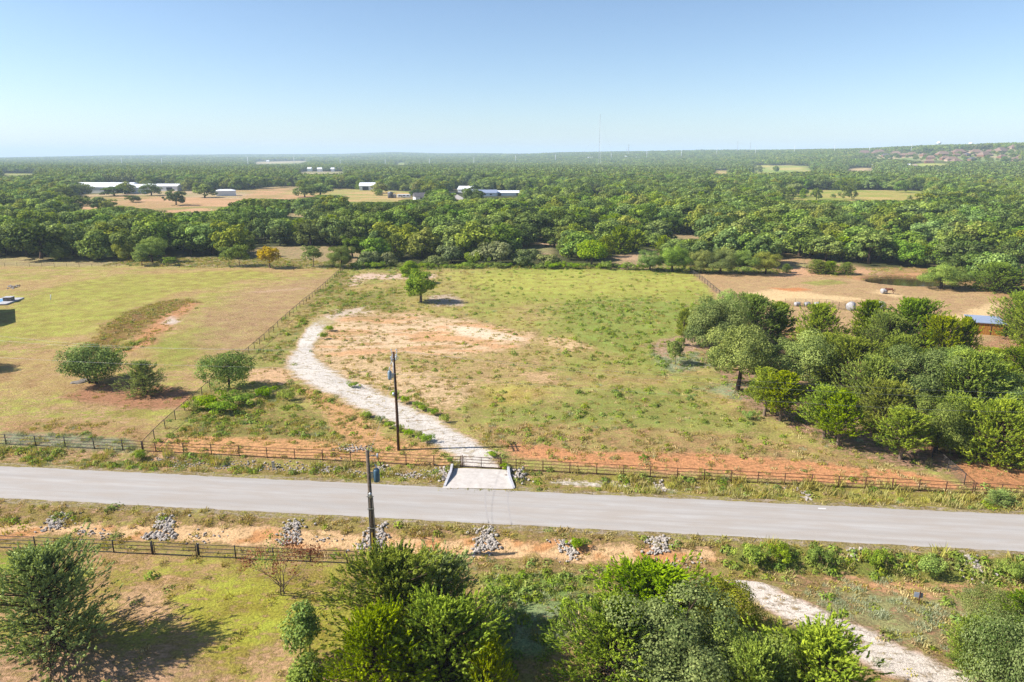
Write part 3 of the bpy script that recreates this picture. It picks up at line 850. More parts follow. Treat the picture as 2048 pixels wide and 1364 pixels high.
def broadleaf(name, rng, H, R, trunk, nclump, per, leaf, bark, leafm, low=-.35, irregular=.28, clump=.34, sides=6, stems=1, limbs=16, hollow=.55, tr=.035):
    """rounded crown of leaf clumps on a forked trunk; returns (trunk mesh, crown mesh)"""
    hc = H - trunk
    cz = trunk + hc * .48
    d = spread(int(nclump * 1.6), rng)
    d = d[d[:, 2] > low]
    d = d[np.sort(rng.permutation(len(d))[:nclump])]
    lob = 1 + irregular * np.sin(d @ rng.normal(0, 2.2, 3) + rng.uniform(0, 6)) + rng.normal(0, irregular * .4, len(d))
    frac = rng.uniform(hollow, .95, len(d)) * lob
    C = d * frac[:, None] * np.array([R, R, hc * .52]) + np.array([0, 0, cz])
    C[:, 2] = np.clip(C[:, 2], trunk * .75, H - R * .12)
    inner = rng.normal(0, .3, (max(3, nclump // 6), 3)) * np.array([R, R, hc * .4]) + np.array([0, 0, cz])
    C = np.concatenate([C, inner])
    rc = R * clump * rng.uniform(.55, 1.3, len(C))
    P, Nn, tint, sz = [], [], [], []
    for c, r in zip(C, rc):
        out = unit(c - np.array([0, 0, cz - .25 * hc]))
        k = int(per * (r / (R * clump)) ** 1.6) + 4
        q = unit(rng.normal(0, 1, (k * 2, 3)))
        q = q[(q @ out) > -.45][:k]
        s = r * (rng.uniform(.45, 1.05, len(q)) ** .6)
        p = c + q * s[:, None] * np.array([1.08, 1.08, .8])
        nn = unit(q * .8 + out * .35 + np.array([0, 0, .35]) + rng.normal(0, .42, q.shape))
        P.append(p); Nn.append(nn)
        tint.append(np.clip(rng.normal(.45 + rng.normal(0, .17), .28, len(q)), 0, 1))
        sz.append(leaf * rng.uniform(.65, 1.3, len(q)))
    P, Nn, tint, sz = map(np.concatenate, (P, Nn, tint, sz))
    keep = P[:, 2] > .12
    P, Nn, tint, sz = P[keep], Nn[keep], tint[keep], sz[keep]
    V, F = leaf_quads(P, Nn, rng.normal(0, 1, P.shape), sz * 1.25, sz)
    crown = make_mesh(name + '_crown', V, F, [leafm], {'tint': np.repeat(tint, 4)})
    sk = Skel()
    r0 = tr * H * (1 if stems == 1 else .62)
    targets = C[np.argsort(-frac.tolist().__len__() * 0 + rng.uniform(0, 1, len(C)))][:limbs]
    for s_ in range(stems):
        a = rng.uniform(0, 6.28)
        foot = np.array([0, 0, -.25]) if stems == 1 else np.array([math.cos(a), math.sin(a), 0]) * R * .14 * rng.uniform(.5, 1.3) - np.array([0, 0, .25])
        top = np.array([foot[0] * 2.4 + rng.normal(0, R * .06), foot[1] * 2.4 + rng.normal(0, R * .06), cz + hc * .12])
        pts = bend(foot, top, rng, 7, .05)
        sk.tube(pts, np.linspace(r0 * 1.25, r0 * .35, 7), sides)
        for c in targets[s_::stems]:
            k = int(np.clip(np.interp(c[2] - hc * .28, [trunk * .7, cz], [3, 6]), 2, 6))
            sk.tube(bend(pts[k] if pts[k][2] < c[2] + .3 else pts[max(2, k - 2)], c, rng, 5, .14, .08), np.linspace(r0 * .42, r0 * .07, 5), max(4, sides - 2))
    return sk.mesh(name + '_trunk', bark), crown

def cedar(name, rng, H, R, nbranch, plumes, blades, bark, leafm, low=.05, blade=.3, loose=0.0, irregular=.3, peak=.38, deadm=None, dead=0.0, lean=0.0, point=.75):
    """juniper: an uneven cone of feathery upswept sprays; returns (trunk mesh, crown mesh)"""
    sk = Skel()
    tip = np.array([lean * H, rng.normal(0, .03) * H, H])
    tp = bend(np.array([0, 0, -.25]), tip, rng, 9, .03)
    sk.tube(tp, np.linspace(.03 * H, .006 * H, 9), 6)
    lobe = rng.normal(0, 1.6, 3); lph = rng.uniform(0, 6.28)
    P, T, Nn, tint, bl = [], [], [], [], []
    for b in range(nbranch):
        h = low + (1 - low) * (b + rng.uniform(0, 1)) / nbranch
        h = min(h, .985)
        az = b * 2.39996 + rng.normal(0, .35)
        prof = np.interp(h, [0, low, peak * .55, peak, .7, .88, 1], [.55, .72, .95, 1.0, point, .42, .1])
        lo = 1 + irregular * math.sin(2 * az + 5 * h + lph) * .6 + irregular * math.sin(3 * az - 8 * h + lph * 2) * .5 + rng.normal(0, irregular * .45)
        L = max(.25, R * prof * lo)
        up = np.interp(h, [0, .5, 1], [.12, .55, 1.5]) + rng.normal(0, .12)
        k = h * 8; i = min(int(k), 7)
        root = tp[i] * (1 - (k - i)) + tp[i + 1] * (k - i)
        dirv = unit(np.array([math.cos(az), math.sin(az), up]))
        end = root + dirv * L
        end[2] = min(end[2], H * 1.04)
        end[2] = max(end[2], .3)
        br = bend(root, end, rng, 5, .08, -.05)
        sk.tube(br, np.linspace(.0085 * H, .0018 * H, 5) * (.6 + .4 * L / R), 4)
        bt = rng.normal(.45, .17)
        for j in range(plumes):
            f = 1 - (rng.uniform(0, 1) ** 1.35) * (.62 + .2 * loose)
            kk = f * 4; ii_ = min(int(kk), 3)
            c = br[ii_] * (1 - (kk - ii_)) + br[ii_ + 1] * (kk - ii_)
            side = rng.normal(0, 1, 3); side[2] *= .55
            c = c + side * (.09 + .07 * (1 - f)) * max(L, .9) * .9
            ax = unit(dirv * .75 + unit(side) * .45 + np.array([0, 0, .5]) + rng.normal(0, .22, 3))
            n_ = blades
            s = rng.uniform(0, 1, n_)
            ln = blade * 2.1 * rng.uniform(.8, 1.25)
            q = rng.normal(0, 1, (n_, 3)); q = unit(q - ax * (q @ ax)[:, None])
            pos = c + ax * (s[:, None] - .35) * ln + q * (.30 * blade * (1.15 - s))[:, None]
            td = unit(ax * .8 + q * .75)
            nn = unit(q * .9 - ax * .1 + np.array([0, 0, .45]) + rng.normal(0, .3, (n_, 3)))
            P.append(pos); T.append(td); Nn.append(nn)
            tint.append(np.clip(bt + (s - .5) * .35 + rng.normal(0, .14, n_), 0, 1))
            bl.append(blade * rng.uniform(.7, 1.25, n_))
    P, T, Nn, tint, bl = map(np.concatenate, (P, T, Nn, tint, bl))
    k = P[:, 2] > .06
    P, T, Nn, tint, bl = P[k], T[k], Nn[k], tint[k], bl[k]
    V, F = leaf_quads(P, Nn, T, bl, bl * .34)
    crown = make_mesh(name + '_crown', V, F, [leafm], {'tint': np.repeat(tint, 4)})
    return sk.mesh(name + '_trunk', bark), crown

def bare_tree(name, rng, H, R, mat, depth=4, n0=5, r0=.06, spread_=.55, stems=1):
    """leafless branching skeleton; returns one mesh and the twig ends"""
    sk = Skel(); ends = []
    def grow(a, d, L, r, lev):
        b = a + d * L
        sk.tube(bend(a, b, rng, 4, .1), np.linspace(r, r * .6, 4), 5 if lev < 2 else 3)
        if lev >= depth:
            ends.append(b); return
        for i in range(2 if lev else n0):
            nd = unit(d + rng.normal(0, spread_, 3) * np.array([1, 1, .7]) + np.array([0, 0, .12]))
            nd[2] = max(nd[2], -.1)
            grow(b if lev else a + d * L * rng.uniform(.5, 1), nd, L * rng.uniform(.62, .95) if lev else H * rng.uniform(.22, .34), r * .58, lev + 1)
    for s_ in range(stems):
        a = rng.uniform(0, 6.28)
        grow(np.array([.15 * (stems > 1) * math.cos(a), .15 * (stems > 1) * math.sin(a), -.2]), unit(np.array([rng.normal(0, .12), rng.normal(0, .12), 1])), H * .25, r0, 0)
    return sk.mesh(name, mat), np.array(ends)

# foliage and bark
M_BARK = surf_mat('bark', S(120, 100, 84, .55), S(70, 56, 46, .5), .95, 8, .05, .4)
M_BARK_P = surf_mat('pale_bark', S(178, 156, 134, .55), S(120, 100, 84, .5), .95, 8, .05, .4)
M_DEAD = surf_mat('dead_wood', S(186, 168, 160, .6), S(140, 124, 116, .55), .95, 6, .05)
L_CEDAR = leaf_mat('cedar_sprays', (0.061, 0.111, 0.015), (0.377, 0.461, 0.056), .3, .3, .015)
L_CEDAR_B = leaf_mat('bright_cedar_sprays', (0.102, 0.162, 0.017), (0.414, 0.471, 0.041), .3, .3, .015)
L_CEDAR_G = leaf_mat('grey_cedar_sprays', (0.102, 0.149, 0.051), (0.483, 0.551, 0.209), .3, .25, .012)
L_OAK = leaf_mat('oak_leaves', (0.063, 0.109, 0.025), (0.347, 0.441, 0.109), .3, .35, .015)
L_OAK_O = leaf_mat('olive_oak_leaves', (0.082, 0.109, 0.021), (0.389, 0.413, 0.091), .3, .3, .015)
L_OAK_G = leaf_mat('grey_green_leaves', (0.069, 0.106, 0.025), (0.330, 0.385, 0.115), .3, .25, .012)
L_LUSH = leaf_mat('bright_green_leaves', (0.1, 0.19, 0.016), (0.36, 0.46, 0.045), .32, .15, .01)
L_VINE = leaf_mat('vine_leaves', (0.069, 0.097, 0.023), (0.304, 0.331, 0.138), .25, .3, .02)
L_YELLOW = leaf_mat('yellow_leaves', (.300, .220, .010), (.560, .400, .015), .25, .1, .008)
L_RED = leaf_mat('red_leaves', (.130, .040, .022), (.330, .110, .060), .3, .1, .01)
L_WEED = leaf_mat('weed_leaves', (0.11, 0.165, 0.028), (0.35, 0.42, 0.085), .3, .4, .02)
L_WOOD = leaf_mat('woodland_leaves', (0.033, 0.063, 0.013), (0.268, 0.351, 0.083), .3, 1.1, .018)

PROTO = {}
def add_proto(key, tm, cm): PROTO[key] = (tm, cm)
R_ = np.random.default_rng
for i in range(4):      # large, close junipers
    add_proto('cedar%d' % i, *cedar('cedar%d' % i, R_(10 + i), 9.0, 4.6 if i != 2 else 3.9, 200, 14, 14, M_BARK, L_CEDAR, .02, .29, 0.35, .34, .3 + .06 * (i % 3)))
for i in range(3):      # slimmer upright junipers with a bare foot
    add_proto('cedar_up%d' % i, *cedar('cedar_up%d' % i, R_(30 + i), 8.0, 2.9, 120, 11, 13, M_BARK_P, L_CEDAR_B, .27, .32, 0.2, .25, .4, point=.8))
for i in range(2):
    add_proto('cedar_bright%d' % i, *cedar('cedar_bright%d' % i, R_(40 + i), 7.0, 3.7, 180, 13, 13, M_BARK, L_CEDAR_B, .02, .27, .3, .32, .34))
add_proto('cedar_loose', *cedar('cedar_loose', R_(51), 9.0, 4.9, 200, 14, 14, M_BARK, L_CEDAR_G, .04, .28, .5, .3, .3, point=.7))
add_proto('cedar_dull', *cedar('cedar_dull', R_(52), 8.0, 3.9, 150, 12, 13, M_BARK, L_CEDAR_G, .03, .28, .5, .35, .35))
for i in range(4):      # oaks close by
    add_proto('oak%d' % i, *broadleaf('oak%d' % i, R_(60 + i), 9.0, 4.6, 1.0, 50, 520, .155, M_BARK, (L_OAK, L_OAK_O, L_OAK, L_OAK_G)[i], low=-.7, irregular=.25, clump=.29))
add_proto('oak_round', *broadleaf('oak_round', R_(66), 9.0, 4.8, 1.7, 48, 460, .17, M_BARK, L_OAK_O, low=-.6, irregular=.22, clump=.3))
add_proto('elm_clump', *broadleaf('elm_clump', R_(67), 7.0, 4.2, 1.2, 54, 230, .19, M_BARK, L_OAK, low=-.7, irregular=.2, stems=5, limbs=20))
add_proto('sprawl', *broadleaf('sprawl', R_(68), 6.0, 4.2, 1.1, 46, 150, .2, M_BARK, L_OAK, low=-.5, irregular=.35, clump=.3, hollow=.65, limbs=26))
add_proto('lush', *broadleaf('lush', R_(69), 8.0, 3.0, 1.3, 50, 190, .24, M_BARK_P, L_LUSH, low=-.7, irregular=.15))
add_proto('lush_wide', *broadleaf('lush_wide', R_(70), 8.5, 4.2, 1.4, 50, 120, .36, M_BARK_P, L_LUSH, low=-.6, irregular=.16))
add_proto('young', *broadleaf('young', R_(71), 6.0, 1.5, .7, 60, 60, .17, M_BARK_P, L_OAK, low=-.95, irregular=.35, clump=.34, tr=.012, hollow=.35))
add_proto('young_b', *broadleaf('young_b', R_(72), 4.5, 1.8, 1.3, 34, 90, .17, M_BARK_P, L_OAK, low=-.5, irregular=.2, tr=.015))
add_proto('vine', *broadleaf('vine', R_(73), 5.0, 4.6, .2, 60, 520, .115, M_BARK, L_VINE, low=-.05, irregular=.25, clump=.3))
add_proto('vine_b', *broadleaf('vine_b', R_(74), 4.6, 3.6, .2, 46, 90, .4, M_BARK, L_VINE, low=-.05, irregular=.25, clump=.32))
add_proto('bush', *broadleaf('bush', R_(75), 1.6, 1.3, .05, 22, 90, .11, M_BARK_P, L_LUSH, low=-.1, irregular=.5, clump=.3))
add_proto('bush_b', *broadleaf('bush_b', R_(76), 1.4, 1.4, .05, 22, 90, .11, M_BARK_P, L_WEED, low=-.1, irregular=.55, clump=.3))
add_proto('yellow', *broadleaf('yellow', R_(77), 6.6, 3.2, 1.6, 36, 80, .36, M_BARK_P, L_YELLOW, low=-.4, irregular=.18))
MID = []
for i in range(8):      # middle distance woodland
    rr = R_(80 + i)
    k = 'wood%d' % i
    add_proto(k, *broadleaf(k, rr, 9.0 + rr.uniform(-.8, 1.2), 5.0 + rr.uniform(-.6, .8), 1.0, 32, 105, .48, M_BARK, (L_WOOD, L_OAK, L_WOOD, L_OAK_O, L_OAK_G, L_WOOD, L_OAK_O, L_WOOD)[i], low=-.75, irregular=.3, clump=.3, sides=5, limbs=9))
    MID.append(k)
for i in range(3):
    k = 'wood_cedar%d' % i
    add_proto(k, *cedar(k, R_(95 + i), 7.5, 3.4, 80, 5, 9, M_BARK, L_CEDAR, .02, .66, .3, .3, .34))
    MID.append(k)
_dm, _de = bare_tree('dead', R_(99), 7.0, 4.0, M_DEAD, 5, 6, .13, .5)
PROTO['dead'] = (_dm, None)

def plant(key, loc, label, h=None, w=None, rz=0.0, name='tree', cat='tree', group=None, native=None):
    """a thing of its own: Empty at the foot, trunk and crown copied from the prototype"""
    tm, cm = PROTO[key]
    src = cm or tm
    hz = max(v.z for v in (Vector(c) for c in [b for b in src_bounds(src)]))
    s = (h / hz) if h else 1.0
    sx = s if w is None else w / src_width(src)
    o = empty(name, loc, rz, (sx, sx, s))
    tag(o, label, cat, group)
    t = link_mesh('trunk' if cm else 'branches', tm, o)
    if cm:
        link_mesh('crown', cm, o)
    return o
_bc = {}
def _b(me):
    if me.name not in _bc:
        a = np.empty(len(me.vertices) * 3, np.float32); me.vertices.foreach_get('co', a); a = a.reshape(-1, 3)
        _bc[me.name] = (np.percentile(a, 2.5, axis=0), np.append(np.percentile(a, 97.5, axis=0)[:2], a[:, 2].max()))
    return _bc[me.name]
def src_bounds(me):
    lo, hi = _b(me); return [tuple(lo), tuple(hi)]
def src_width(me):
    lo, hi = _b(me); return float((hi[0] - lo[0] + hi[1] - lo[1]) / 2)

# ------------------------------------------------------------------ hard materials
M_RUST = surf_mat('rusty_pipe', S(130, 84, 60, .5), S(88, 56, 44, .5), .8, 4, .3)
M_BLACK = surf_mat('dark_painted_pipe', S(52, 40, 36, .45), S(36, 29, 28, .45), .6, 4, .4)
M_WOODPOLE = surf_mat('creosoted_pole', S(128, 94, 70, .52), S(78, 56, 44, .5), .9, 5, .1)
M_GREYPOLE = surf_mat('weathered_pole', S(158, 142, 126, .55), S(104, 90, 78, .5), .9, 5, .1)
M_GALV = surf_mat('galvanised_steel', (.48, .50, .52), (.36, .38, .40), .45, 6, .5, 0, .6)
M_CAN = surf_mat('transformer_paint', S(150, 174, 190, .6), S(120, 150, 170, .6), .5, 3, .4)
M_CAN_B = surf_mat('transformer_paint_blue', S(92, 132, 156, .55), S(76, 112, 136, .55), .5, 3, .4)
M_PORC = surf_mat('grey_porcelain', (.55, .57, .60), (.45, .47, .5), .35, 8, .5)
M_YEL = surf_mat('yellow_guard', (.70, .50, .03), (.62, .42, .03), .5, 4, .4)
M_PVC = surf_mat('grey_conduit', S(170, 162, 152, .6), S(150, 140, 130, .6), .6, 4, .3)
M_CONC = surf_mat('concrete', S(228, 220, 212, .64), S(206, 197, 188, .62), .9, 1.4, .1, .2)
M_CONC_W = surf_mat('kerb_concrete', S(214, 214, 220, .64), S(190, 188, 190, .6), .9, 3, .1, .2)
M_ROCK = surf_mat('limestone', S(216, 206, 196, .64), S(176, 164, 152, .6), .95, 2.5, .1, .3)
M_ROCK_D = surf_mat('grey_stone', S(170, 160, 150, .6), S(120, 112, 106, .55), .95, 2.5, .1, .3)
M_WIRE = surf_mat('aluminium_wire', (.42, .43, .44), (.36, .37, .38), .5, 20, .5, 0, .5)
M_LINK = surf_mat('chain_link_wire', (.16, .155, .15), (.11, .105, .10), .6, 10, .3)
M_FPOST = surf_mat('dark_fence_post', (.055, .045, .04), (.035, .03, .028), .7, 5, .2)
M_SIGN = surf_mat('bare_aluminium', S(170, 180, 200, .7), S(150, 160, 180, .7), .6, 3, .3)
M_WHITE = surf_mat('white_metal', (.74, .75, .77), (.66, .67, .70), .5, .8, .3)
M_WHITE_R = surf_mat('white_metal_roof', (.78, .80, .83), (.70, .72, .76), .45, .5, .35)
M_ORANGE = surf_mat('cedar_boards', S(222, 148, 66, .6), S(190, 118, 50, .55), .85, 2.5, .1)
M_BLUEROOF = surf_mat('galvalume_roof', S(172, 186, 212, .6), S(156, 170, 198, .6), .45, 1.2, .4)
M_BRICK = surf_mat('brick', S(176, 130, 104, .55), S(146, 104, 84, .55), .9, 6, .1)
M_SHING = surf_mat('brown_shingles', S(168, 140, 122, .6), S(140, 116, 100, .6), .9, 4, .1)
M_SHING_G = surf_mat('grey_shingles', S(134, 130, 134, .55), S(112, 108, 110, .55), .9, 4, .1)
M_SHING_R = surf_mat('red_brown_shingles', S(160, 130, 116, .6), S(138, 110, 98, .6), .9, 4, .1)
M_TAN = surf_mat('tan_stucco', S(216, 190, 160, .6), S(196, 170, 140, .6), .9, 3, .1)
M_DARK = surf_mat('dark_opening', (.02, .02, .022), (.03, .03, .03), .5, 2, .3)
M_GLASS = surf_mat('window_glass', (.04, .05, .06), (.06, .07, .08), .1, 2, .6)
M_POOL = surf_mat('pool_water', S(120, 185, 225, .55), S(96, 165, 215, .55), .08, 1.5, .6)
M_TARP = surf_mat('white_wrap', (.42, .41, .41), (.26, .25, .25), .6, 3, .3, .4)
M_HORSE = surf_mat('chestnut_coat', (.17, .070, .038), (.11, .045, .028), .7, 3, .2)
M_MANE = surf_mat('dark_mane', (.035, .02, .015), (.02, .015, .012), .8, 5, .1)

def on_line(A, B, px):
    A = np.array(A, float); B = np.array(B, float); k = (px - 1024) / FPX
    d = B - A
    num = A[0] - k * (A[1] * CP + CAM_H * SP); den = d[0] - k * d[1] * CP
    return A + d * (-num / den)
def gz_at(p): return float(height(p[0], p[1]))
def P3(p, dz=0.0): return np.array([p[0], p[1], gz_at(p) + dz])

# ------------------------------------------------------------------ pipe fences
FF_A, FF_B = gp(12, 889)[:2], gp(1948, 988)[:2]
NF_A, NF_B = gp(70, 1098)[:2], gp(694, 1127)[:2]
def pipe_fence(A, B, pxs, mat, h, rails, label, post_r=.055, rail_r=.03, group=None, end_px=None):
    pts = [on_line(A, B, p) for p in pxs]
    root = tag(empty('pipe_fence', P3(pts[0])), label, 'fence', group)
    off = np.array(root.location)
    for p in pts:
        m = MB(); m.tube([P3(p, -.3) - off, P3(p, h + .03) - off], post_r, 8)
        m.build('post', mat, root, True)
    a, b = pts[0], pts[-1]
    n = max(2, int(np.linalg.norm(b - a) / 1.5))
    for r in rails:
        m = MB(); m.tube([P3(a + (b - a) * t, r * h) - off for t in np.linspace(0, 1, n)], rail_r, 6)
        m.build('rail', mat, root, True)
    return root
RAILS = (.99, .69, .40, .08)
pipe_fence(FF_A, FF_B, [-110, -48, 12.5, 72, 131, 189, 246, 285], M_BLACK, 1.32, RAILS, 'black four-rail pipe fence at the left edge, across the road')
pipe_fence(FF_A, FF_B, [287.5] + [312 + 55.6 * k for k in range(11)] + [922], M_RUST, 1.30, RAILS, 'brown four-rail pipe fence between the wire fence corner and the gate')
pipe_fence(FF_A, FF_B, [1003] + [1032 + 53.7 * k for k in range(17)] + [1945], M_RUST, 1.30, RAILS, 'brown four-rail pipe fence from the gate to the right corner')
pipe_fence(FF_A, FF_B, [1949, 2002, 2056, 2110, 2170], M_RUST, 1.30, RAILS, 'short brown pipe fence run at the right edge past the corner')
pipe_fence(NF_A, NF_B, [-90, -8, 70, 147, 226.5, 303], M_BLACK, 1.25, (.98, .68, .38, .06), 'dark pipe fence on the near lawn, left of its gate')
pipe_fence(NF_A, NF_B, [398, 470.5, 546.5, 620.5, 694, 752], M_BLACK, 1.25, (.98, .68, .38, .06), 'dark pipe fence on the near lawn, from its gate to the utility pole')

def pipe_gate(A, B, p0, p1, mids, mat, h, label):
    a, b = on_line(A, B, p0), on_line(A, B, p1)
    root = tag(empty('pipe_gate', P3(a)), label, 'gate')
    off = np.array(root.location)
    for p in (a, b):
        m = MB(); m.tube([P3(p, -.3) - off, P3(p, h + .1) - off], .062, 8); m.build('gate_post', mat, root, True)
    u = (b - a) / np.linalg.norm(b - a)
    a2, b2 = a + u * .16, b - u * .16
    for f in mids:
        p = a2 + (b2 - a2) * f
        m = MB(); m.tube([P3(p, .1) - off, P3(p, h) - off], .04, 6); m.build('upright', mat, root, True)
    for r in (.98, .72, .46, .1):
        m = MB(); m.tube([P3(a2 + (b2 - a2) * t, r * h) - off for t in np.linspace(0, 1, 6)], .032, 6); m.build('rail', mat, root, True)
    return root
pipe_gate(FF_A, FF_B, 925, 1000.5, (0, .5, 1), M_RUST, 1.32, 'brown pipe double gate closing the stone path')
pipe_gate(NF_A, NF_B, 305.5, 395.5, (0, 1), M_BLACK, 1.28, 'dark pipe gate in the near lawn fence')

# ------------------------------------------------------------------ chain-link fences
def chain_link(A, B, h, spacing, label, pitch=.16, wire=.006, brace=None, name='chain_link_fence'):
    A = np.array(A, float); B = np.array(B, float)
    L = np.linalg.norm(B - A); u = (B - A) / L
    root = tag(empty(name, P3(A)), label, 'fence'); off = np.array(root.location)
    n = int(L / spacing)
    for i in range(n + 1):
        p = A + u * L * i / n
        m = MB(); m.tube([P3(p, -.2) - off, P3(p, h + .05) - off], .05, 6); m.build('post', M_FPOST, root, True)
    m = MB(); m.tube([P3(A + u * L * t, h) - off for t in np.linspace(0, 1, int(L / 3) + 2)], .034, 6); m.build('top_rail', M_FPOST, root, True)
    # woven wire: crossing diagonals as thin strips
    V, F = [], []
    k = np.arange(-h, L, pitch)
    side = np.array([u[0], u[1], 0]) * wire
    nrm = np.array([-u[1], u[0], 0]) * .004
    for sgn in (1, -1):
        s0 = np.clip(k if sgn > 0 else k + h, 0, L); s1 = np.clip(k + h if sgn > 0 else k, 0, L)
        z0 = np.abs(s0 - (k if sgn > 0 else k + h)); z1 = h - np.abs(s1 - (k + h if sgn > 0 else k))
        for a, b, za, zb in zip(s0, s1, z0, z1):
            pa = A + u * a; pb = A + u * b
            qa, qb = P3(pa, .04 + za) - off, P3(pb, .04 + zb) - off
            i = len(V)
            V += [qa - side + nrm * sgn, qa + side + nrm * sgn, qb + side + nrm * sgn, qb - side + nrm * sgn]; F.append((i, i + 1, i + 2, i + 3))
    o = link_mesh('wire_mesh', make_mesh('wire_mesh', V, F, [M_LINK]), root); o['kind'] = 'stuff'
    return root
cA, cB = on_line(FF_A, FF_B, 286.3), gp(692, 535)[:2]
chain_link(cA, cB, 1.25, 3.05, 'chain-link fence between the mown field and the middle field', .2, .008)
rA, rB = on_line(FF_A, FF_B, 1947), gp(1380, 545)[:2]
chain_link(rA + (rB - rA) * .012, rB, 1.3, 3.1, 'chain-link fence running from the right corner through the cedar grove', .2, .008)
chain_link(gp(1905, 568)[:2], gp(2012, 588)[:2], 1.25, 3.0, 'short chain-link fence right of the pond', .25, .008)
# thin wire fence along the back of the mown field
a, b = gp(-40, 532)[:2], gp(690, 537)[:2]
root = tag(empty('wire_fence', P3(a)), 'thin wire fence along the far edge of the mown field', 'fence'); off = np.array(root.location)
for t in np.linspace(0, 1, 30):
    m = MB(); m.tube([P3(a + (b - a) * t, -.2) - off, P3(a + (b - a) * t, 1.2) - off], .04, 5); m.build('post', M_BLACK, root)
for r in (.45, .8, 1.1):
    m = MB(); m.tube([P3(a + (b - a) * t, r) - off for t in np.linspace(0, 1, 40)], .012, 4); m.build('wire', M_LINK, root)

# ------------------------------------------------------------------ utility poles and lines
pb = gp(797.5, 900)
ptop = (34 - 12.0)
POLE_H = 12.15
root = tag(empty('utility_pole', pb), 'tall brown utility pole with crossarms beside the stone path', 'utility pole')
m = MB(); m.tube([(0, 0, -.5), (0, 0, 4), (-.03, 0, 8), (-.07, 0, POLE_H)], [.19, .17, .15, .12], 12); m.build('pole', M_WOODPOLE, root, True)
for sx in (-.24, .24):
    m = MB(); m.box((sx - .05, 0, POLE_H - .62), (.11, 2.5, .13), .12); m.build('crossarm', M_GALV, root)
for sy in (-1.1, .0, 1.1):
    for sx in (-.3, .3):
        m = MB()
        c = np.array([sx - .05 + sy * -.12, sy, POLE_H - .5])
        if sy == 0: c[2] += .55
        m.tube([c, c + (0, 0, .1), c + (0, 0, .12), c + (0, 0, .3)], [.03, .03, .075, .05], 8); m.build('insulator', M_PORC, root, True)
for sy in (-1.0, -.45, .45, 1.0):     # slanting fused cutouts below the arms
    m = MB(); m.tube([(-.05, sy, POLE_H - .62), (.28 * (1 if sy > 0 else -1), sy * 1.25, POLE_H - 1.15)], .05, 6); m.build('fuse_cutout', M_PORC, root, True)
m = MB()
m.tube([(-.62, -.05, 8.85), (-.62, -.05, 9.0), (-.62, -.05, 9.75), (-.62, -.05, 9.9)], [.2, .24, .24, .16], 14); can = m.build('transformer', M_CAN, root, True)
m = MB(); m.tube([(-.62, -.05, 9.9), (-.62, -.05, 10.2), (-.5, -.05, 10.45)], [.06, .05, .02], 8); m.build('bushing', M_PORC, can, True)
m = MB(); m.box((-.25, -.05, 9.35), (.4, .08, .5)); m.build('bracket', M_GALV, root)
m = MB(); m.tube([(-.28, -.08, 6.9), (-.28, -.08, 7.25)], [.16, .13], 10); m.build('meter_can', M_GALV, root, True)
m = MB(); m.tube([(-.1, -.17, 7.3), (-.13, -.17, 9.2), (-.16, -.15, 11.0)], .03, 6); m.build('riser_cable', M_GALV, root, True)
m = MB(); m.tube([(.17, -.1, .1), (.15, -.1, 2.3)], .035, 6); m.build('guy_guard', M_YEL, root, True)

nb = gp(748.5, 1116)
NP_H = 10.5
root2 = tag(empty('utility_pole', nb), 'near grey utility pole with conduits and blue transformer, ending the lawn fence', 'utility pole')
m = MB(); m.tube([(0, 0, -.5), (-.02, 0, 5), (-.06, 0, NP_H)], [.2, .18, .15], 12); m.build('pole', M_GREYPOLE, root2, True)
m = MB(); m.tube([(.24, -.12, -.3), (.22, -.12, 4), (.18, -.12, 6.0), (.12, -.12, 6.3)], [.065] * 4, 8); m.build('conduit', M_PVC, root2, True)
m = MB(); m.tube([(-.22, -.1, -.3), (-.22, -.1, 3), (-.2, -.1, 6.6)], .045, 8); m.build('conduit', M_PVC, root2, True)
for z in (1.2, 3.1, 5.0, 6.2):
    m = MB(); m.box((0, -.16, z), (.62, .06, .07)); m.build('bracket', M_GALV, root2)
m = MB(); m.tube([(.02, -.2, 6.1), (.02, -.2, 6.5), (.02, -.2, 6.6)], [.12, .14, .08], 8); m.build('weatherhead', M_GALV, root2, True)
m = MB(); m.tube([(.62, .05, 7.55), (.62, .05, 7.7), (.62, .05, 8.6), (.62, .05, 8.75)], [.24, .28, .28, .2], 14); can = m.build('transformer', M_CAN_B, root2, True)
m = MB(); m.tube([(.62, .05, 8.75), (.62, .05, 9.05), (.5, .05, 9.2)], [.07, .06, .02], 8); m.build('bushing', M_PORC, can, True)
m = MB(); m.box((.25, .05, 8.15), (.42, .08, .6)); m.build('bracket', M_GALV, root2)
m = MB(); m.tube([(0, 0, 9.95), (.45, .1, 10.0), (.75, .12, 9.9)], [.04, .03, .03], 6); m.build('cutout_arm', M_GALV, root2, True)
m = MB(); m.tube([(.75, .12, 9.75), (.78, .12, 10.15)], .06, 6); m.build('fuse_cutout', M_PORC, root2, True)
gk = gp(746.5, 1138)
m = MB(); m.tube([(0, 0, -.2), (.0, .35, 3.3)], .03, 6)
o = m.build('guy_marker', M_YEL); o.location = gk; tag(o, 'thin yellow guy-wire guard leaning by the near utility pole', 'guy marker')

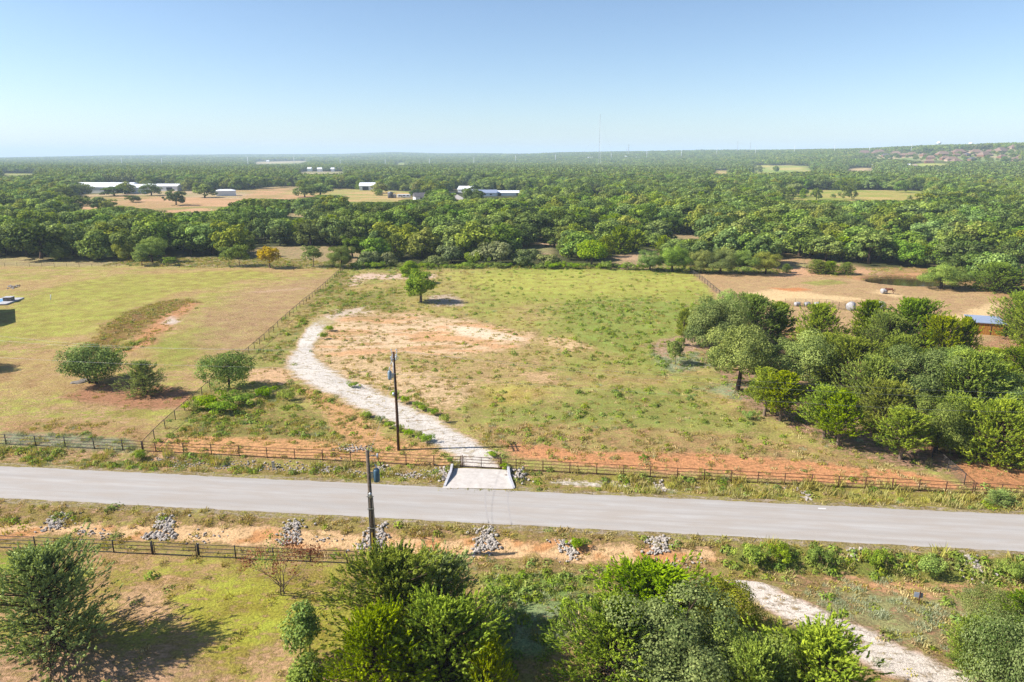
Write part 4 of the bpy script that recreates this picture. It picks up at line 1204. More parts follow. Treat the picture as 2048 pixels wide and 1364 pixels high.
def wire(pts, r, label, mat=M_WIRE):
    P = np.array(pts, float)
    n = 60; t = np.linspace(0, 1, n); tt = np.linspace(0, 1, len(P))
    # smooth sag through the given points
    C_ = np.column_stack([np.polyval(np.polyfit(tt, P[:, i], len(P) - 1), t) for i in range(3)])
    off = C_[0].copy()
    m = MB(); m.tube(C_ - off, r, 5)
    o = m.build('power_line', mat, None, True); o.location = off
    return tag(o, label, 'power line', 'overhead lines along the road')
pt = np.array(pb) + np.array([-.05, 0, 0])
arm = lambda sy, z: pt + np.array([0, sy, z])
wire([at_dist(-260, 652, 83), at_dist(0, 672, 81), at_dist(236, 692, 79), arm(1.1, POLE_H - .2)], .0065, 'topmost overhead line left of the crossarm pole')
wire([at_dist(-260, 662, 81.5), at_dist(0, 681, 80), at_dist(225, 694.5, 78), arm(0, POLE_H + .3)], .0065, 'second overhead line left of the crossarm pole')
wire([at_dist(-260, 704, 80.5), at_dist(0, 715, 79), at_dist(242, 727, 77.5), at_dist(500, 734, 76.3), arm(-.2, 9.6)], .007, 'lowest overhead line left of the crossarm pole')
wire([arm(1.1, POLE_H - .2), at_dist(1477, 760, 72), at_dist(2048, 786, 69.5), at_dist(2300, 782, 68)], .0065, 'topmost overhead line right of the crossarm pole, before the grove')
wire([arm(0, POLE_H + .3), at_dist(1500, 773, 71), at_dist(2048, 797, 68.5), at_dist(2300, 792, 67)], .0065, 'second overhead line right of the crossarm pole, before the grove')
wire([arm(-.2, 9.6), at_dist(1640, 808, 69.5), at_dist(2048, 824, 68), at_dist(2300, 824, 66.5)], .007, 'lowest overhead line right of the crossarm pole, before the grove')
wire([pt + (0, -.3, 10.9), (np.array(pb) + nb) / 2 + np.array([0, 0, 9.6]), np.array(nb) + (-.05, 0, NP_H - .5)], .009, 'thin service line crossing the road between the two utility poles')

# ------------------------------------------------------------------ stones
ICO_V = np.array([(0, 0, 1)] + [(.894 * math.cos(a), .894 * math.sin(a), .447) for a in np.arange(5) * 2 * math.pi / 5] +
                 [(.894 * math.cos(a), .894 * math.sin(a), -.447) for a in (np.arange(5) + .5) * 2 * math.pi / 5] + [(0, 0, -1)])
ICO_F = [(0, 1 + i, 1 + (i + 1) % 5) for i in range(5)] + [(1 + i, 6 + i, 1 + (i + 1) % 5) for i in range(5)] + \
        [(1 + (i + 1) % 5, 6 + i, 6 + (i + 1) % 5) for i in range(5)] + [(11, 6 + (i + 1) % 5, 6 + i) for i in range(5)]
def rock(rng, size):
    V = ICO_V * (1 + rng.normal(0, .16, (12, 1))) * np.array([size * rng.uniform(.8, 1.3), size * rng.uniform(.7, 1.1), size * rng.uniform(.5, .85)]) * .5
    a = rng.uniform(0, 6.28); c, s = math.cos(a), math.sin(a)
    t = rng.normal(0, .35)
    V = np.column_stack([V[:, 0], V[:, 1] * math.cos(t) - V[:, 2] * math.sin(t), V[:, 1] * math.sin(t) + V[:, 2] * math.cos(t)])
    return np.column_stack([V[:, 0] * c - V[:, 1] * s, V[:, 0] * s + V[:, 1] * c, V[:, 2]])
STONE_ME = []
for k in range(5):
    STONE_ME.append(make_mesh('stone', rock(R_(200 + k), 1.0), np.array(ICO_F), [M_ROCK]))
def rock_pile(poly_px, n, lo, hi, label, seed, big=14, group='heaps of white stone along the road ditches', mound=.04, mat=None):
    rng = R_(seed)
    poly = wpoly(poly_px)
    c0 = poly.mean(0)
    root = tag(empty('rock_pile', P3(c0)), label, 'rock pile', group); off = np.array(root.location)
    V, F, k = [], [], 0
    cand = np.column_stack([rng.uniform(poly[:, 0].min() - .9, poly[:, 0].max() + .9, n * 8), rng.uniform(poly[:, 1].min() - .6, poly[:, 1].max() + .6, n * 8)])
    w = .93 * pmask(cand[:, 0], cand[:, 1], poly, .55, .6, .8, seed % 50) + .012
    cand = cand[rng.uniform(0, 1, len(cand)) < w][:n]
    e = pmask(cand[:, 0], cand[:, 1], poly, .9, .1)
    for j, p in enumerate(cand):
        s = rng.uniform(lo, hi) * .8
        z = .25 * s + mound * max(0, e[j] - .4) * rng.uniform(.2, 1.2)
        if j < big:
            o = link_mesh('stone', STONE_ME[j % 5], root, P3(p, z) - off)
            s *= 1.35
            o.scale = (s, s * rng.uniform(.8, 1.1), s * rng.uniform(.7, 1)); o.rotation_euler = (rng.normal(0, .3), rng.normal(0, .3), rng.uniform(0, 6.28))
        else:
            v = rock(rng, s) + P3(p, z) - off
            V.append(v); F += [tuple(np.array(f) + k) for f in ICO_F]; k += 12
    o = link_mesh('small_stones', make_mesh('small_stones', np.concatenate(V), np.array(F), [M_ROCK]), root)
    o['kind'] = 'stuff'
    return root
rock_pile([(98, 1040), (128, 1026), (142, 1034), (128, 1056), (96, 1062), (78, 1062)], 130, .2, .42, 'white stone heap on the near ditch bank, closest to the left edge', 301)
rock_pile([(160, 1058), (205, 1062), (232, 1072), (215, 1078), (165, 1070)], 36, .16, .34, 'thin scatter of white stones in the near ditch above the lawn fence', 302, 6, mound=.05)
rock_pile([(318, 1036), (340, 1030), (354, 1048), (346, 1072), (322, 1080), (290, 1078), (306, 1062)], 190, .22, .48, 'white stone heap on the near ditch bank above the lawn gate', 303, 24)
rock_pile([(372, 1072), (440, 1066), (452, 1076), (400, 1082)], 26, .16, .3, 'few white stones in the near ditch just right of the lawn gate', 304, 5, mound=.05)
rock_pile([(568, 1048), (600, 1046), (606, 1070), (598, 1086), (552, 1088), (566, 1068)], 170, .2, .44, 'white stone heap on the near ditch bank midway between gate and utility pole', 305, 22)
rock_pile([(632, 1080), (668, 1078), (676, 1086), (640, 1086)], 22, .16, .3, 'small stone scatter just left of the near utility pole', 306, 4, mound=.05)
rock_pile([(736, 1058), (764, 1052), (776, 1068), (770, 1092), (722, 1098), (716, 1088)], 180, .2, .46, 'white stone heap behind the near utility pole', 307, 22)
rock_pile([(952, 1060), (984, 1060), (990, 1082), (992, 1104), (950, 1108), (954, 1084)], 230, .22, .46, 'tall white stone heap right of the near cedars, middle of the ditch bank', 308, 28)
rock_pile([(1112, 1084), (1134, 1082), (1146, 1098), (1162, 1112), (1140, 1118), (1118, 1096)], 90, .2, .42, 'low white stone heap below a green tuft on the ditch bank', 309, 12)
rock_pile([(1294, 1082), (1326, 1078), (1338, 1090), (1330, 1108), (1300, 1108)], 130, .2, .46, 'white stone heap on the ditch bank above the right-hand cedar cluster', 310, 18)
rock_pile([(1316, 1124), (1360, 1124), (1400, 1122), (1398, 1130), (1330, 1134)], 40, .16, .32, 'row of small stones at the foot of the orange ditch bank', 311, 6, mound=.05)
rock_pile([(1936, 1118), (1950, 1116), (1966, 1140), (1966, 1160), (1948, 1160)], 90, .2, .48, 'narrow white stone chute among ditch weeds at the right edge', 312, 14)
rock_pile([(1700, 1102), (1716, 1100), (1718, 1112), (1706, 1114)], 26, .2, .4, 'small stone heap in the weedy ditch, right of the leafy bush', 313, 5, mound=.1)
# far side of the road
rock_pile([(300, 918), (430, 922), (560, 928), (650, 934), (730, 938), (728, 950), (600, 942), (440, 936), (330, 930)], 420, .14, .32, 'long strip of white stones in the far ditch left of the blue transformer', 314, 20, mound=.02)
rock_pile([(758, 938), (820, 944), (880, 946), (870, 956), (770, 950)], 190, .15, .34, 'strip of white stones in the far ditch right of the blue transformer', 315, 16, mound=.04)
rock_pile([(875, 942), (898, 936), (903, 944), (897, 962), (872, 955)], 90, .24, .5, 'white stones banked against the left wing wall of the driveway', 316, 16)
rock_pile([(1022, 940), (1044, 938), (1056, 952), (1034, 962), (1026, 958)], 60, .24, .5, 'white stones banked against the right wing wall of the driveway', 317, 12)
rock_pile([(752, 936), (768, 934), (770, 948), (756, 950)], 30, .25, .55, 'knot of pale stones beside the blue transformer, far ditch', 318, 8)
rock_pile([(1308, 960), (1318, 958), (1328, 980), (1316, 984)], 44, .2, .45, 'small white stone chute on the far verge, right of the driveway', 319, 8)
rock_pile([(1590, 974), (1600, 974), (1614, 1000), (1604, 1000)], 36, .18, .4, 'thin white stone chute on the far verge, farther right', 320, 6)
rock_pile([(676, 895), (740, 892), (742, 902), (700, 905)], 110, .16, .36, 'low row of white stones behind the pipe fence, left of the crossarm pole', 321, 14, mound=.05)
rock_pile([(1405, 976), (1490, 982), (1560, 988), (1555, 994), (1420, 984)], 60, .12, .26, 'sparse white stones among the grass of the far verge', 322, 4, mound=.02)
rock_pile([(18, 572), (40, 571), (41, 577), (20, 578)], 16, .4, .9, 'small heap of grey stones near the back of the mown field', 323, 8)
def slab(px, py, s, label, mat, rz=0.0, seed=1):
    rng = R_(seed)
    V = rock(rng, 1.0)
    o = link_mesh('flat_rock', make_mesh('flat_rock', V * np.array(s), np.array(ICO_F), [mat]), None, gp(px, py) + np.array([0, 0, s[2] * .12]))
    o.rotation_euler = (0, 0, rz)
    return tag(o, label, 'rock')
slab(160, 765, (2.4, 1.6, .5), 'flat pale rock slab at the foot of the clump of trees', M_ROCK_D, .2, 5)
slab(173, 761, (2.2, 1.4, .6), 'second flat rock slab leaning by the clump of trees', M_ROCK_D, -.3, 6)

# ------------------------------------------------------------------ driveway apron with wing walls
A0, A1 = gp(908, 938), gp(1016, 940)          # at the gate
B0, B1 = gp(884, 976.5), gp(1028, 978.5)      # at the road
n = 14
V, F = [], []
for i in range(n):
    t = i / (n - 1)
    fl = sstep(.35, 1.0, t)
    l = A0[:2] * (1 - t) + B0[:2] * t; r = A1[:2] * (1 - t) + B1[:2] * t
    l = l + np.array([.5, 0]) * (1 - fl) * t; r = r - np.array([.35, 0]) * (1 - fl) * t
    for s_ in np.linspace(0, 1, 12):
        p = l + (r - l) * s_
        V.append([p[0], p[1], max(gz_at(p), -.03) + .03 + .012 * math.sin(s_ * math.pi)])
for i in range(n - 1):
    for j in range(11):
        F.append((i * 12 + j, (i + 1) * 12 + j, (i + 1) * 12 + j + 1, i * 12 + j + 1))
tag(link_mesh('driveway', make_mesh('driveway', V, F, [M_CONC], smooth=True)), 'pale concrete driveway apron between the road and the gate', None, None, 'structure')
def wing(pts, label):
    P = [gp(*p) for p in pts]
    m = MB(); off = np.array([P[0][0], P[0][1], 0.0])
    w = .13
    for (a, ha), (b, hb) in zip(zip(P[:-1], (.5, .46)), zip(P[1:], (.46, .1))):
        d = unit((b - a)[:2]); nn = np.array([-d[1], d[0]]) * w
        q = []
        for p, h_ in ((a, ha), (b, hb)):
            for s_ in (-1, 1):
                for z in (-.7, h_):
                    q.append([p[0] + nn[0] * s_ - off[0], p[1] + nn[1] * s_ - off[1], max(gz_at(p), -.03) + z])
        m.add(q, [(0, 1, 3, 2), (4, 6, 7, 5), (1, 5, 7, 3), (0, 4, 5, 1), (2, 3, 7, 6), (0, 2, 6, 4)])
    o = m.build('wing_wall', M_CONC_W); o.location = off
    return tag(o, label, 'wall', 'concrete wing walls of the driveway')
wing([(904.5, 936), (901.5, 955), (889, 973)], 'low concrete wing wall on the left side of the driveway')
wing([(1016, 937), (1018.5, 957), (1028, 977)], 'low concrete wing wall on the right side of the driveway')

# ------------------------------------------------------------------ small things by the road
o = tag(empty('utility_pedestal', gp(547, 936)), 'small grey utility pedestal in the far ditch', 'pedestal')
m = MB(); m.box((0, 0, .35), (.26, .22, .8)); m.build('box', M_GALV, o, bevel=.02)
m = MB(); m.box((0, 0, .79), (.3, .26, .08)); m.build('lid', M_PVC, o, bevel=.02)
sg = gp(1837, 1207)
o = tag(empty('road_sign', sg, -.3), 'small sign on a rusty post, its bare grey back to us', 'sign')
m = MB(); m.box((0, 0, .45), (.07, .07, 1.3)); m.build('post', M_RUST, o)
m = MB(); m.box((-.08, .07, .72), (.62, .02, .46)); m.build('panel', M_SIGN, o, bevel=.03)
o = tag(empty('marker_post', gp(101, 600)), 'short white post leaning in the mown field', 'post')
m = MB(); m.tube([(0, 0, -.2), (.25, 0, 1.25)], .09, 8); m.build('shaft', M_WHITE, o, True)
m = MB(); m.box((.25, 0, 1.27), (.2, .2, .06)); m.build('cap', M_WHITE, o)
o = tag(empty('brush_pile', gp(588, 541)), 'small red-brown brush pile at the back of the mown field', 'brush pile')
bm, be = bare_tree('brush', R_(5), 1.6, 1.2, M_RUST, 3, 9, .05, 1.2)
link_mesh('branches', bm, o)

# ------------------------------------------------------------------ buildings
def building(name, loc, rz, w, d, h, rh, wall, roof, label, cat, hip=0.0, doors=(), windows=(), eave=.4, group=None, mono=False):
    """w along local x (the ridge), d along local y; doors/windows: (side, pos, width, height, z)"""
    root = tag(empty(name, loc, rz), label, cat, group)
    m = MB()
    hw, hd = w / 2, d / 2
    if mono:
        P = [(-hw, -hd, -1), (hw, -hd, -1), (hw, hd, -1), (-hw, hd, -1), (-hw, -hd, h), (hw, -hd, h), (hw, hd, h + rh), (-hw, hd, h + rh)]
        m.add(P, [(0, 1, 5, 4), (1, 2, 6, 5), (2, 3, 7, 6), (3, 0, 4, 7), (4, 5, 6, 7)])
    else:
        P = [(-hw, -hd, -1), (hw, -hd, -1), (hw, hd, -1), (-hw, hd, -1), (-hw, -hd, h), (hw, -hd, h), (hw, hd, h), (-hw, hd, h)]
        F = [(0, 1, 5, 4), (2, 3, 7, 6)]
        if hip == 0:
            P += [(-hw, 0, h + rh), (hw, 0, h + rh)]
            F += [(1, 2, 6, 9, 5), (3, 0, 4, 8, 7)]
        else:
            F += [(1, 2, 6, 5), (3, 0, 4, 7)]
        m.add(P, F)
    m.build('wall', wall, root)
    m = MB(); t = .12; e = eave
    if mono:
        s = rh / d
        P = [(-hw - e, -hd - e, h - s * e + .05), (hw + e, -hd - e, h - s * e + .05), (hw + e, hd + e, h + rh + s * e + .05), (-hw - e, hd + e, h + rh + s * e + .05)]
        m.add(P + [(x, y, z + t) for x, y, z in P], [(0, 1, 5, 4), (1, 2, 6, 5), (2, 3, 7, 6), (3, 0, 4, 7), (4, 5, 6, 7), (3, 2, 1, 0)])
    else:
        s = rh / hd; zl = h - s * e
        rx = hw + e - hip * w / 2
        P = [(-hw - e, -hd - e, zl), (hw + e, -hd - e, zl), (hw + e, hd + e, zl), (-hw - e, hd + e, zl), (-rx, 0, h + rh + .05), (rx, 0, h + rh + .05)]
        P += [(x, y, z + t) for x, y, z in P]
        m.add(P, [(6, 7, 11, 10), (8, 9, 10, 11), (7, 8, 11), (9, 6, 10), (0, 1, 7, 6), (1, 2, 8, 7), (2, 3, 9, 8), (3, 0, 6, 9), (0, 3, 2, 1)])
    m.build('roof', roof, root)
    for kind, items, mat in (('door', doors, None), ('window', windows, M_GLASS)):
        for it in items:
            side, pos, ww, hh, z = it[:5]
            mt = it[5] if len(it) > 5 else (mat or M_DARK)
            m = MB()
            if side == 'front': m.box((pos, -hd - .02, z + hh / 2), (ww, .1, hh))
            elif side == 'back': m.box((pos, hd + .02, z + hh / 2), (ww, .1, hh))
            elif side == 'right': m.box((hw + .02, pos, z + hh / 2), (.1, ww, hh))
            else: m.box((-hw - .02, pos, z + hh / 2), (.1, ww, hh))
            m.build(kind, mt, root)
    return root

def ribs(root, w, d, h, rh, mat, nn=14):
    """raised seams on a gable roof, both slopes, as parts of the roof"""
    roof = [c for c in root.children if c.name.startswith('roof')][0]
    for i in range(nn):
        x = -w / 2 + w * (i + .5) / nn
        for s in (-1, 1):
            m = MB()
            m.tube([(x, s * (d / 2 + .3), h - rh / (d / 2) * .3 + .14), (x, 0, h + rh + .19)], .06, 4)
            m.build('roof_seam', mat, roof)

def base_at(px, py):
    p = gp(px, py); return p
# the big barn and its neighbours
p = base_at(212, 385); s_ = p[1] / FPX * CP
b1 = building('barn', p, -.06, 150 * p[1] / FPX * .82, 26, 5.5, 3.6, M_WHITE, M_WHITE_R, 'long low white metal barn left of the dry pasture', 'barn',
              doors=[('front', 22, 6, 4.2, 0), ('front', 30, 5, 4.2, 0), ('front', 10, 6, 4.2, 0), ('right', 0, 7, 4.4, 0)])
p = base_at(272, 386)
b2 = building('barn', p, .5, 20, 15, 5.2, 2.6, M_WHITE, M_WHITE_R, 'white metal barn with open side joined at the end of the long barn', 'barn',
              doors=[('right', 1, 6, 4, 0), ('front', -6, 3, 3.2, 0)])
p = base_at(330, 381)
building('barn', p, -.05, 32, 12, 4.6, 1.8, M_WHITE, M_WHITE_R, 'low white shed behind the oaks, between the long barn and the small shed', 'barn', doors=[('front', -6, 8, 3.4, 0), ('front', 8, 6, 3.4, 0)])
p = base_at(452, 391)
sh = building('metal_shed', p, .42, 16, 11, 4.2, 1.0, M_WHITE, M_WHITE_R, 'small white metal shed at the edge of the dry pasture', 'shed', hip=.5, eave=.15, doors=[('left', 0, 2.2, 2.4, 0)])
p = base_at(35, 386)
building('farmhouse', p, .3, 26, 12, 3.2, 3.0, M_BRICK, M_SHING_G, 'low dark-roofed house among trees at the left edge', 'house', doors=[('front', 4, 1.2, 2.1, 0)], windows=[('front', -5, 1.6, 1.2, 1)])
p = base_at(112, 398)
building('farmhouse', p, -.6, 18, 10, 3.0, 3.4, M_WHITE, M_SHING_G, 'pale house showing its roof between oaks, before the long barn', 'house', doors=[('front', 2, 1.2, 2.1, 0)], windows=[('front', -4, 1.6, 1.2, 1)])
p = base_at(736, 380)
building('barn', p, .08, 15, 14, 4.6, 2.6, M_WHITE, M_WHITE_R, 'white barn with a dark open front at the head of the farm field', 'barn', doors=[('front', -1.5, 6, 3.6, 0)])
p = base_at(822, 372)
building('farmhouse', p, .1, 17, 9, 3, 2.4, M_WHITE, M_WHITE_R, 'white-roofed house half hidden in trees, right of the open-fronted barn', 'house', windows=[('front', 2, 1.6, 1.2, 1), ('front', -5, 1.6, 1.2, 1)])
p = base_at(840, 380)
building('farmhouse', p, .0, 16, 8, 2.8, 1.6, M_TAN, M_WHITE_R, 'low tan house beyond the farm field', 'house', windows=[('front', 2, 1.6, 1.2, 1), ('front', -5, 1.6, 1.2, 1)])
p = base_at(850, 400)
building('farmhouse', p, .35, 17, 9, 3.0, 2.6, M_WHITE, M_SHING_G, 'white house with grey roof beside the caravan', 'house', doors=[('front', 0, 1.1, 2.1, 0)], windows=[('front', -4, 1.6, 1.2, 1), ('front', 4, 1.6, 1.2, 1), ('right', 0, 1.4, 1.2, 1)])
p = base_at(934, 385)
building('farmhouse', p, -.25, 15, 10, 3.2, 2.6, M_WHITE, M_WHITE_R, 'white house with bright roof right of the little street', 'house', windows=[('front', -3, 1.6, 1.2, 1), ('front', 3, 1.6, 1.2, 1)])
p = base_at(968, 392)
building('farmhouse', p, .0, 22, 9, 3.0, 2.2, M_WHITE, M_BLUEROOF, 'white house with pale blue roof right of the little street', 'house', windows=[('front', -5, 1.8, 1.2, 1), ('front', 1, 1.8, 1.2, 1), ('front', 6, 1.8, 1.2, 1)])
p = base_at(1022, 391)
building('long_shed', p, .02, 34, 9, 2.6, 1.5, M_WHITE, M_WHITE_R, 'long narrow shed with pale metal roof', 'shed', doors=[('front', -10, 3, 2.3, 0), ('front', 6, 3, 2.3, 0)])
p = base_at(1200, 392)
building('farmhouse', p, .15, 20, 13, 3.2, 3.2, M_TAN, M_TAN, 'tan-roofed house standing above the middle of the wood', 'house', hip=.5, windows=[('front', -5, 1.8, 1.2, 1), ('front', 4, 1.8, 1.2, 1)])
p = base_at(598, 366)
building('barn', p, .1, 20, 9, 4, 1.8, M_WHITE, M_SHING_G, 'grey-roofed barn among trees behind the dry pasture', 'barn', doors=[('front', 0, 5, 3, 0)])
p = base_at(1365, 336)
building('long_shed', p, .0, 46, 14, 5, 2, M_WHITE, M_WHITE_R, 'small distant white shed in the dark woods, centre right', 'shed', doors=[('front', 0, 6, 4, 0)])
p = base_at(1338, 335)
building('farmhouse', p, .0, 22, 14, 5, 5, M_TAN, M_TAN, 'distant tan house just left of the distant white shed', 'house', hip=.5, windows=[('front', 0, 3, 2, 1.5)])
# caravan
p = base_at(808, 396)
rv = tag(empty('caravan', p, .05), 'white caravan parked beside the green paddock', 'caravan')
m = MB(); m.box((0, 0, 1.75), (10.5, 2.6, 2.5)); m.build('body', M_WHITE, rv, bevel=.25)
for x in (-3.2, 0.2, 3.4):
    m = MB(); m.box((x, -1.33, 2.1), (1.5, .06, .9)); m.build('window', M_GLASS, rv)
m = MB(); m.box((-1.6, -1.33, 1.5), (.8, .06, 1.9)); m.build('door', M_PVC, rv)
for x in (-.6, .6):
    for y in (-1.1, 1.1):
        m = MB(); m.tube([(x, y - .12, .36), (x, y + .12, .36)], .36, 10); m.build('wheel', M_DARK, rv, True)
m = MB(); m.tube([(5.2, 0, .6), (6.6, 0, .5)], .08, 6); m.build('drawbar', M_DARK, rv)
for x, r, h_, lb in ((781, 2.2, 4.6, 'dark cylindrical water tank on the green paddock'), (789.5, 1.4, 2.6, 'smaller grey tank beside the dark water tank')):
    p = base_at(x, 396)
    t_ = tag(empty('water_tank', p), lb, 'tank', 'tanks on the paddock')
    m = MB(); m.tube([(0, 0, -.2), (0, 0, h_)], r, 16); m.build('shell', M_SHING_G if r > 2 else M_PVC, t_, True)
    m = MB(); m.tube([(0, 0, h_), (0, 0, h_ + .5)], [r, .3], 16); m.build('cap', M_GALV, t_, True)
# little street running away between the farmhouses
sa, sb, sc_ = gp(918, 401), gp(900, 385), gp(893, 378)
V = []
for p_, w_ in ((gp(932, 402), 7), (gp(918, 396), 7), (sb, 7), (sc_, 7), (gp(895, 371), 7)):
    V += [[p_[0] - w_ / 2, p_[1], float(height(p_[0] - w_ / 2, p_[1])) + .12], [p_[0] + w_ / 2, p_[1], float(height(p_[0] + w_ / 2, p_[1])) + .12]]
tag(link_mesh('street', make_mesh('street', V, [(2 * i, 2 * i + 1, 2 * i + 3, 2 * i + 2) for i in range(4)], [M_ROAD])), 'short pale street running away between the far houses', None, None, 'structure')
# suburb on the ridge
rng = R_(404)
SUB = [(1728, 309, 22, 'r'), (1757, 308, 22, 'r'), (1771, 313, 12, 'g'), (1791, 310, 18, 'b'), (1808, 313, 14, 'b'), (1823, 312, 17, 'b'), (1847, 312, 11, 'b'), (1861, 318, 14, 'b'), (1885, 311, 20, 'b'),
       (1890, 319, 14, 'b'), (1903, 322, 19, 'b'), (1917, 307, 20, 'r'), (1912, 313, 12, 'r'), (1944, 321, 12, 'g'), (1951, 307, 18, 'b'), (1968, 313, 22, 'b'), (2001, 305, 24, 'b'),
       (1978, 306, 12, 'r'), (2031, 298, 20, 'r'), (2030, 322, 12, 'b'), (2042, 318, 14, 'b'), (1858, 326, 14, 'b'), (1912, 326, 18, 'b'), (2004, 316, 12, 'b'), (1934, 312, 10, 'g')]
ROOFN = {'r': ('red-brown', M_SHING_R), 'g': ('grey', M_SHING_G), 'b': ('brown', M_SHING)}
order = {}
for i, (x, y, w_, c) in enumerate(SUB):
    p = gp(x, y); W = max(13, w_ * np.hypot(p[0], p[1]) / FPX * .95)
    nm, rm = ROOFN[c]
    row = 'crest of the ridge' if y < 306 else 'upper street of the ridge' if y < 312 else 'middle of the ridge slope' if y < 317 else 'lower edge of the suburb'
    side = sorted([s for s in SUB if s[3] == c and (('crest of the ridge' if s[1] < 306 else 'upper street of the ridge' if s[1] < 312 else 'middle of the ridge slope' if s[1] < 317 else 'lower edge of the suburb') == row)])
    k = [s[:2] for s in side].index((x, y))
    od = ('first', 'second', 'third', 'fourth', 'fifth', 'sixth', 'seventh', 'eighth')[k]
    lab = f'{nm} hip-roofed brick house on the {row}' + (f', {od} from left' if len(side) > 1 else '')
    hs = building('suburban_house', p, rng.uniform(-.5, .5), W, W * .72, 3.6, W * .24, M_BRICK if rng.random() < .6 else M_TAN, rm, lab, 'house', hip=.55,
             windows=[('front', -W * .25, 2, 1.5, 1), ('front', W * .25, 2, 1.5, 1)], doors=[('front', 0, 1.4, 2.2, 0)], group='brick houses of the suburb on the ridge')
for x, y, w_, lb in ((1812, 334, 13, 'white farm building below the suburb, left of the green meadow'), (1794, 333, 9, 'small white gabled house left of the green meadow'), (1765, 334, 36, 'long pale roof at the edge of the woods below the suburb'), (1826, 335, 10, 'small tan-roofed cabin below the green meadow')):
    p = gp(x, y); D_ = np.hypot(p[0], p[1])
    building('farm_building', p, rng.uniform(-.2, .2), w_ * D_ / FPX, 11, 4, 2.2, M_WHITE, M_WHITE_R if 'tan' not in lb else M_TAN, lb, 'building', doors=[('front', 0, 3, 3, 0)])
p = gp(1790, 302); D_ = np.hypot(p[0], p[1])
building('school_building', p, .05, 46 * D_ / FPX, 20, 5, 1.5, M_TAN, M_SHING_R, 'long low red-roofed building on the ridge above the suburb', 'building', windows=[('front', -20, 3, 2, 1.5), ('front', 0, 3, 2, 1.5), ('front', 20, 3, 2, 1.5)])
FARB = [(310, 327, 12, 'pale roofs'), (536, 324, 7, ''), (556, 317, 6, ''), (705, 318, 8, ''), (722, 318, 12, ''), (620, 344, 9, ''), (640, 345, 11, ''), (666, 345, 8, ''), (1015, 317, 10, ''), (1180, 318, 16, ''), (1250, 316, 10, ''), (1275, 318, 10, ''), (1230, 308, 16, ''), (1345, 307, 9, ''), (1505, 305, 10, '')]
FARN = ['far left below the hazy hills', 'beyond the dry pasture, on the pale far field', 'on the hazy plain above the pale far field', 'left of the grey far hall', 'wide and grey on the hazy plain',
        'first of three low roofs behind the farm trees', 'second of three low roofs behind the farm trees', 'third of three low roofs behind the farm trees', 'under the central skyline', 'left of the tall mast foot',
        'right of the tall mast foot', 'on the dark slope right of the tall mast', 'on the skyline just right of the tall mast', 'on the skyline between the masts', 'on the skyline below the twin thin masts']
for (x, y, w_, _), lb in zip(FARB, FARN):
    p = gp(x, y + 1); D_ = np.hypot(p[0], p[1])
    building('far_building', p + np.array([0, 0, 3.5]), rng.uniform(-.15, .15), w_ * D_ / FPX * .75, 12, 4.5, 2.6, M_WHITE, M_WHITE_R, 'tiny far-off pale building ' + lb, 'building')

# masts, water towers, transmission poles
def lattice_mast(px, ytop, ybase, D, label, r=.9, guys=False):
    b = at_dist(px, ybase, D); t = at_dist(px, ytop, D)
    zb = min(float(height(b[0], b[1])), b[2]) - 2
    root = tag(empty('radio_mast', (b[0], b[1], zb)), label, 'mast', 'masts on the skyline')
    H = t[2] - zb
    legs = [np.array([math.cos(a), math.sin(a), 0]) * r for a in (0, 2.094, 4.189)]
    for l in legs:
        m = MB(); m.tube([l, l + (0, 0, H)], r * .28, 5); m.build('leg', M_GALV, root)
    m = MB(); n = max(6, int(H / (r * 6)))
    for i in range(n):
        for k in range(3):
            a, c = legs[k] + (0, 0, H * i / n), legs[(k + 1) % 3] + (0, 0, H * (i + 1) / n)
            m.tube([a, c], r * .14, 4)
    o = m.build('bracing', M_GALV, root)
    if guys:
        for k in range(3):
            for f in (.5, .92):
                a = k * 2.094 + .5
                m = MB(); m.tube([(0, 0, H * f), (math.cos(a) * H * .45, math.sin(a) * H * .45, 0)], .08, 4); m.build('guy_wire', M_GALV, root)
lattice_mast(1198, 228, 309, 2200, 'very tall thin radio mast on the skyline', .8, True)
lattice_mast(1257, 288, 305, 3600, 'short thick mast right of the tall radio mast', 1.6)
lattice_mast(1252.5, 296, 305, 3700, 'tiny mast just left of the short thick mast', .8)
lattice_mast(1474.5, 281, 302, 3300, 'left of two thin masts on the right skyline', .8)
lattice_mast(1500, 284, 301, 3300, 'right of two thin masts, beside a pale roof on the skyline', .8)
for x, yt, lb in ((1877, 283, 'white water tower left of its twin on the right skyline'), (1941, 284.5, 'white water tower right of its twin on the right skyline')):
    b = at_dist(x, 293, 2900); t = at_dist(x, yt, 2900)
    zb = float(height(b[0], b[1]))
    w = tag(empty('water_tower', (b[0], b[1], zb)), lb, 'water tower', 'water towers on the skyline')
    H = t[2] - zb
    m = MB(); m.tube([(0, 0, 0), (0, 0, H * .6)], [3.4, 2.2], 12); m.build('column', M_WHITE, w, True)
    m = MB(); m.tube([(0, 0, H - 12), (0, 0, H - 9), (0, 0, H - 5), (0, 0, H - 1.5), (0, 0, H)], [2.2, 7.5, 8.8, 6.5, 1], 16); m.build('tank', M_WHITE, w, True)
TP = [(245, 335, 12), (325, 336, 12), (497, 337, 16), (589, 335, 15), (681, 335, 10), (771, 335, 11), (859, 336, 13), (948, 333, 13), (1031, 328, 12), (1111, 326, 12), (1222, 320, 10), (1293, 320, 13), (1362, 318, 12),
      (1433, 313, 13), (1510, 312, 13), (1588, 309, 13), (1668, 308, 12), (1738, 305, 8), (1822, 303, 8)]
ORD = 'first second third fourth fifth sixth seventh eighth ninth tenth eleventh twelfth thirteenth fourteenth fifteenth sixteenth seventeenth eighteenth nineteenth twentieth'.split()
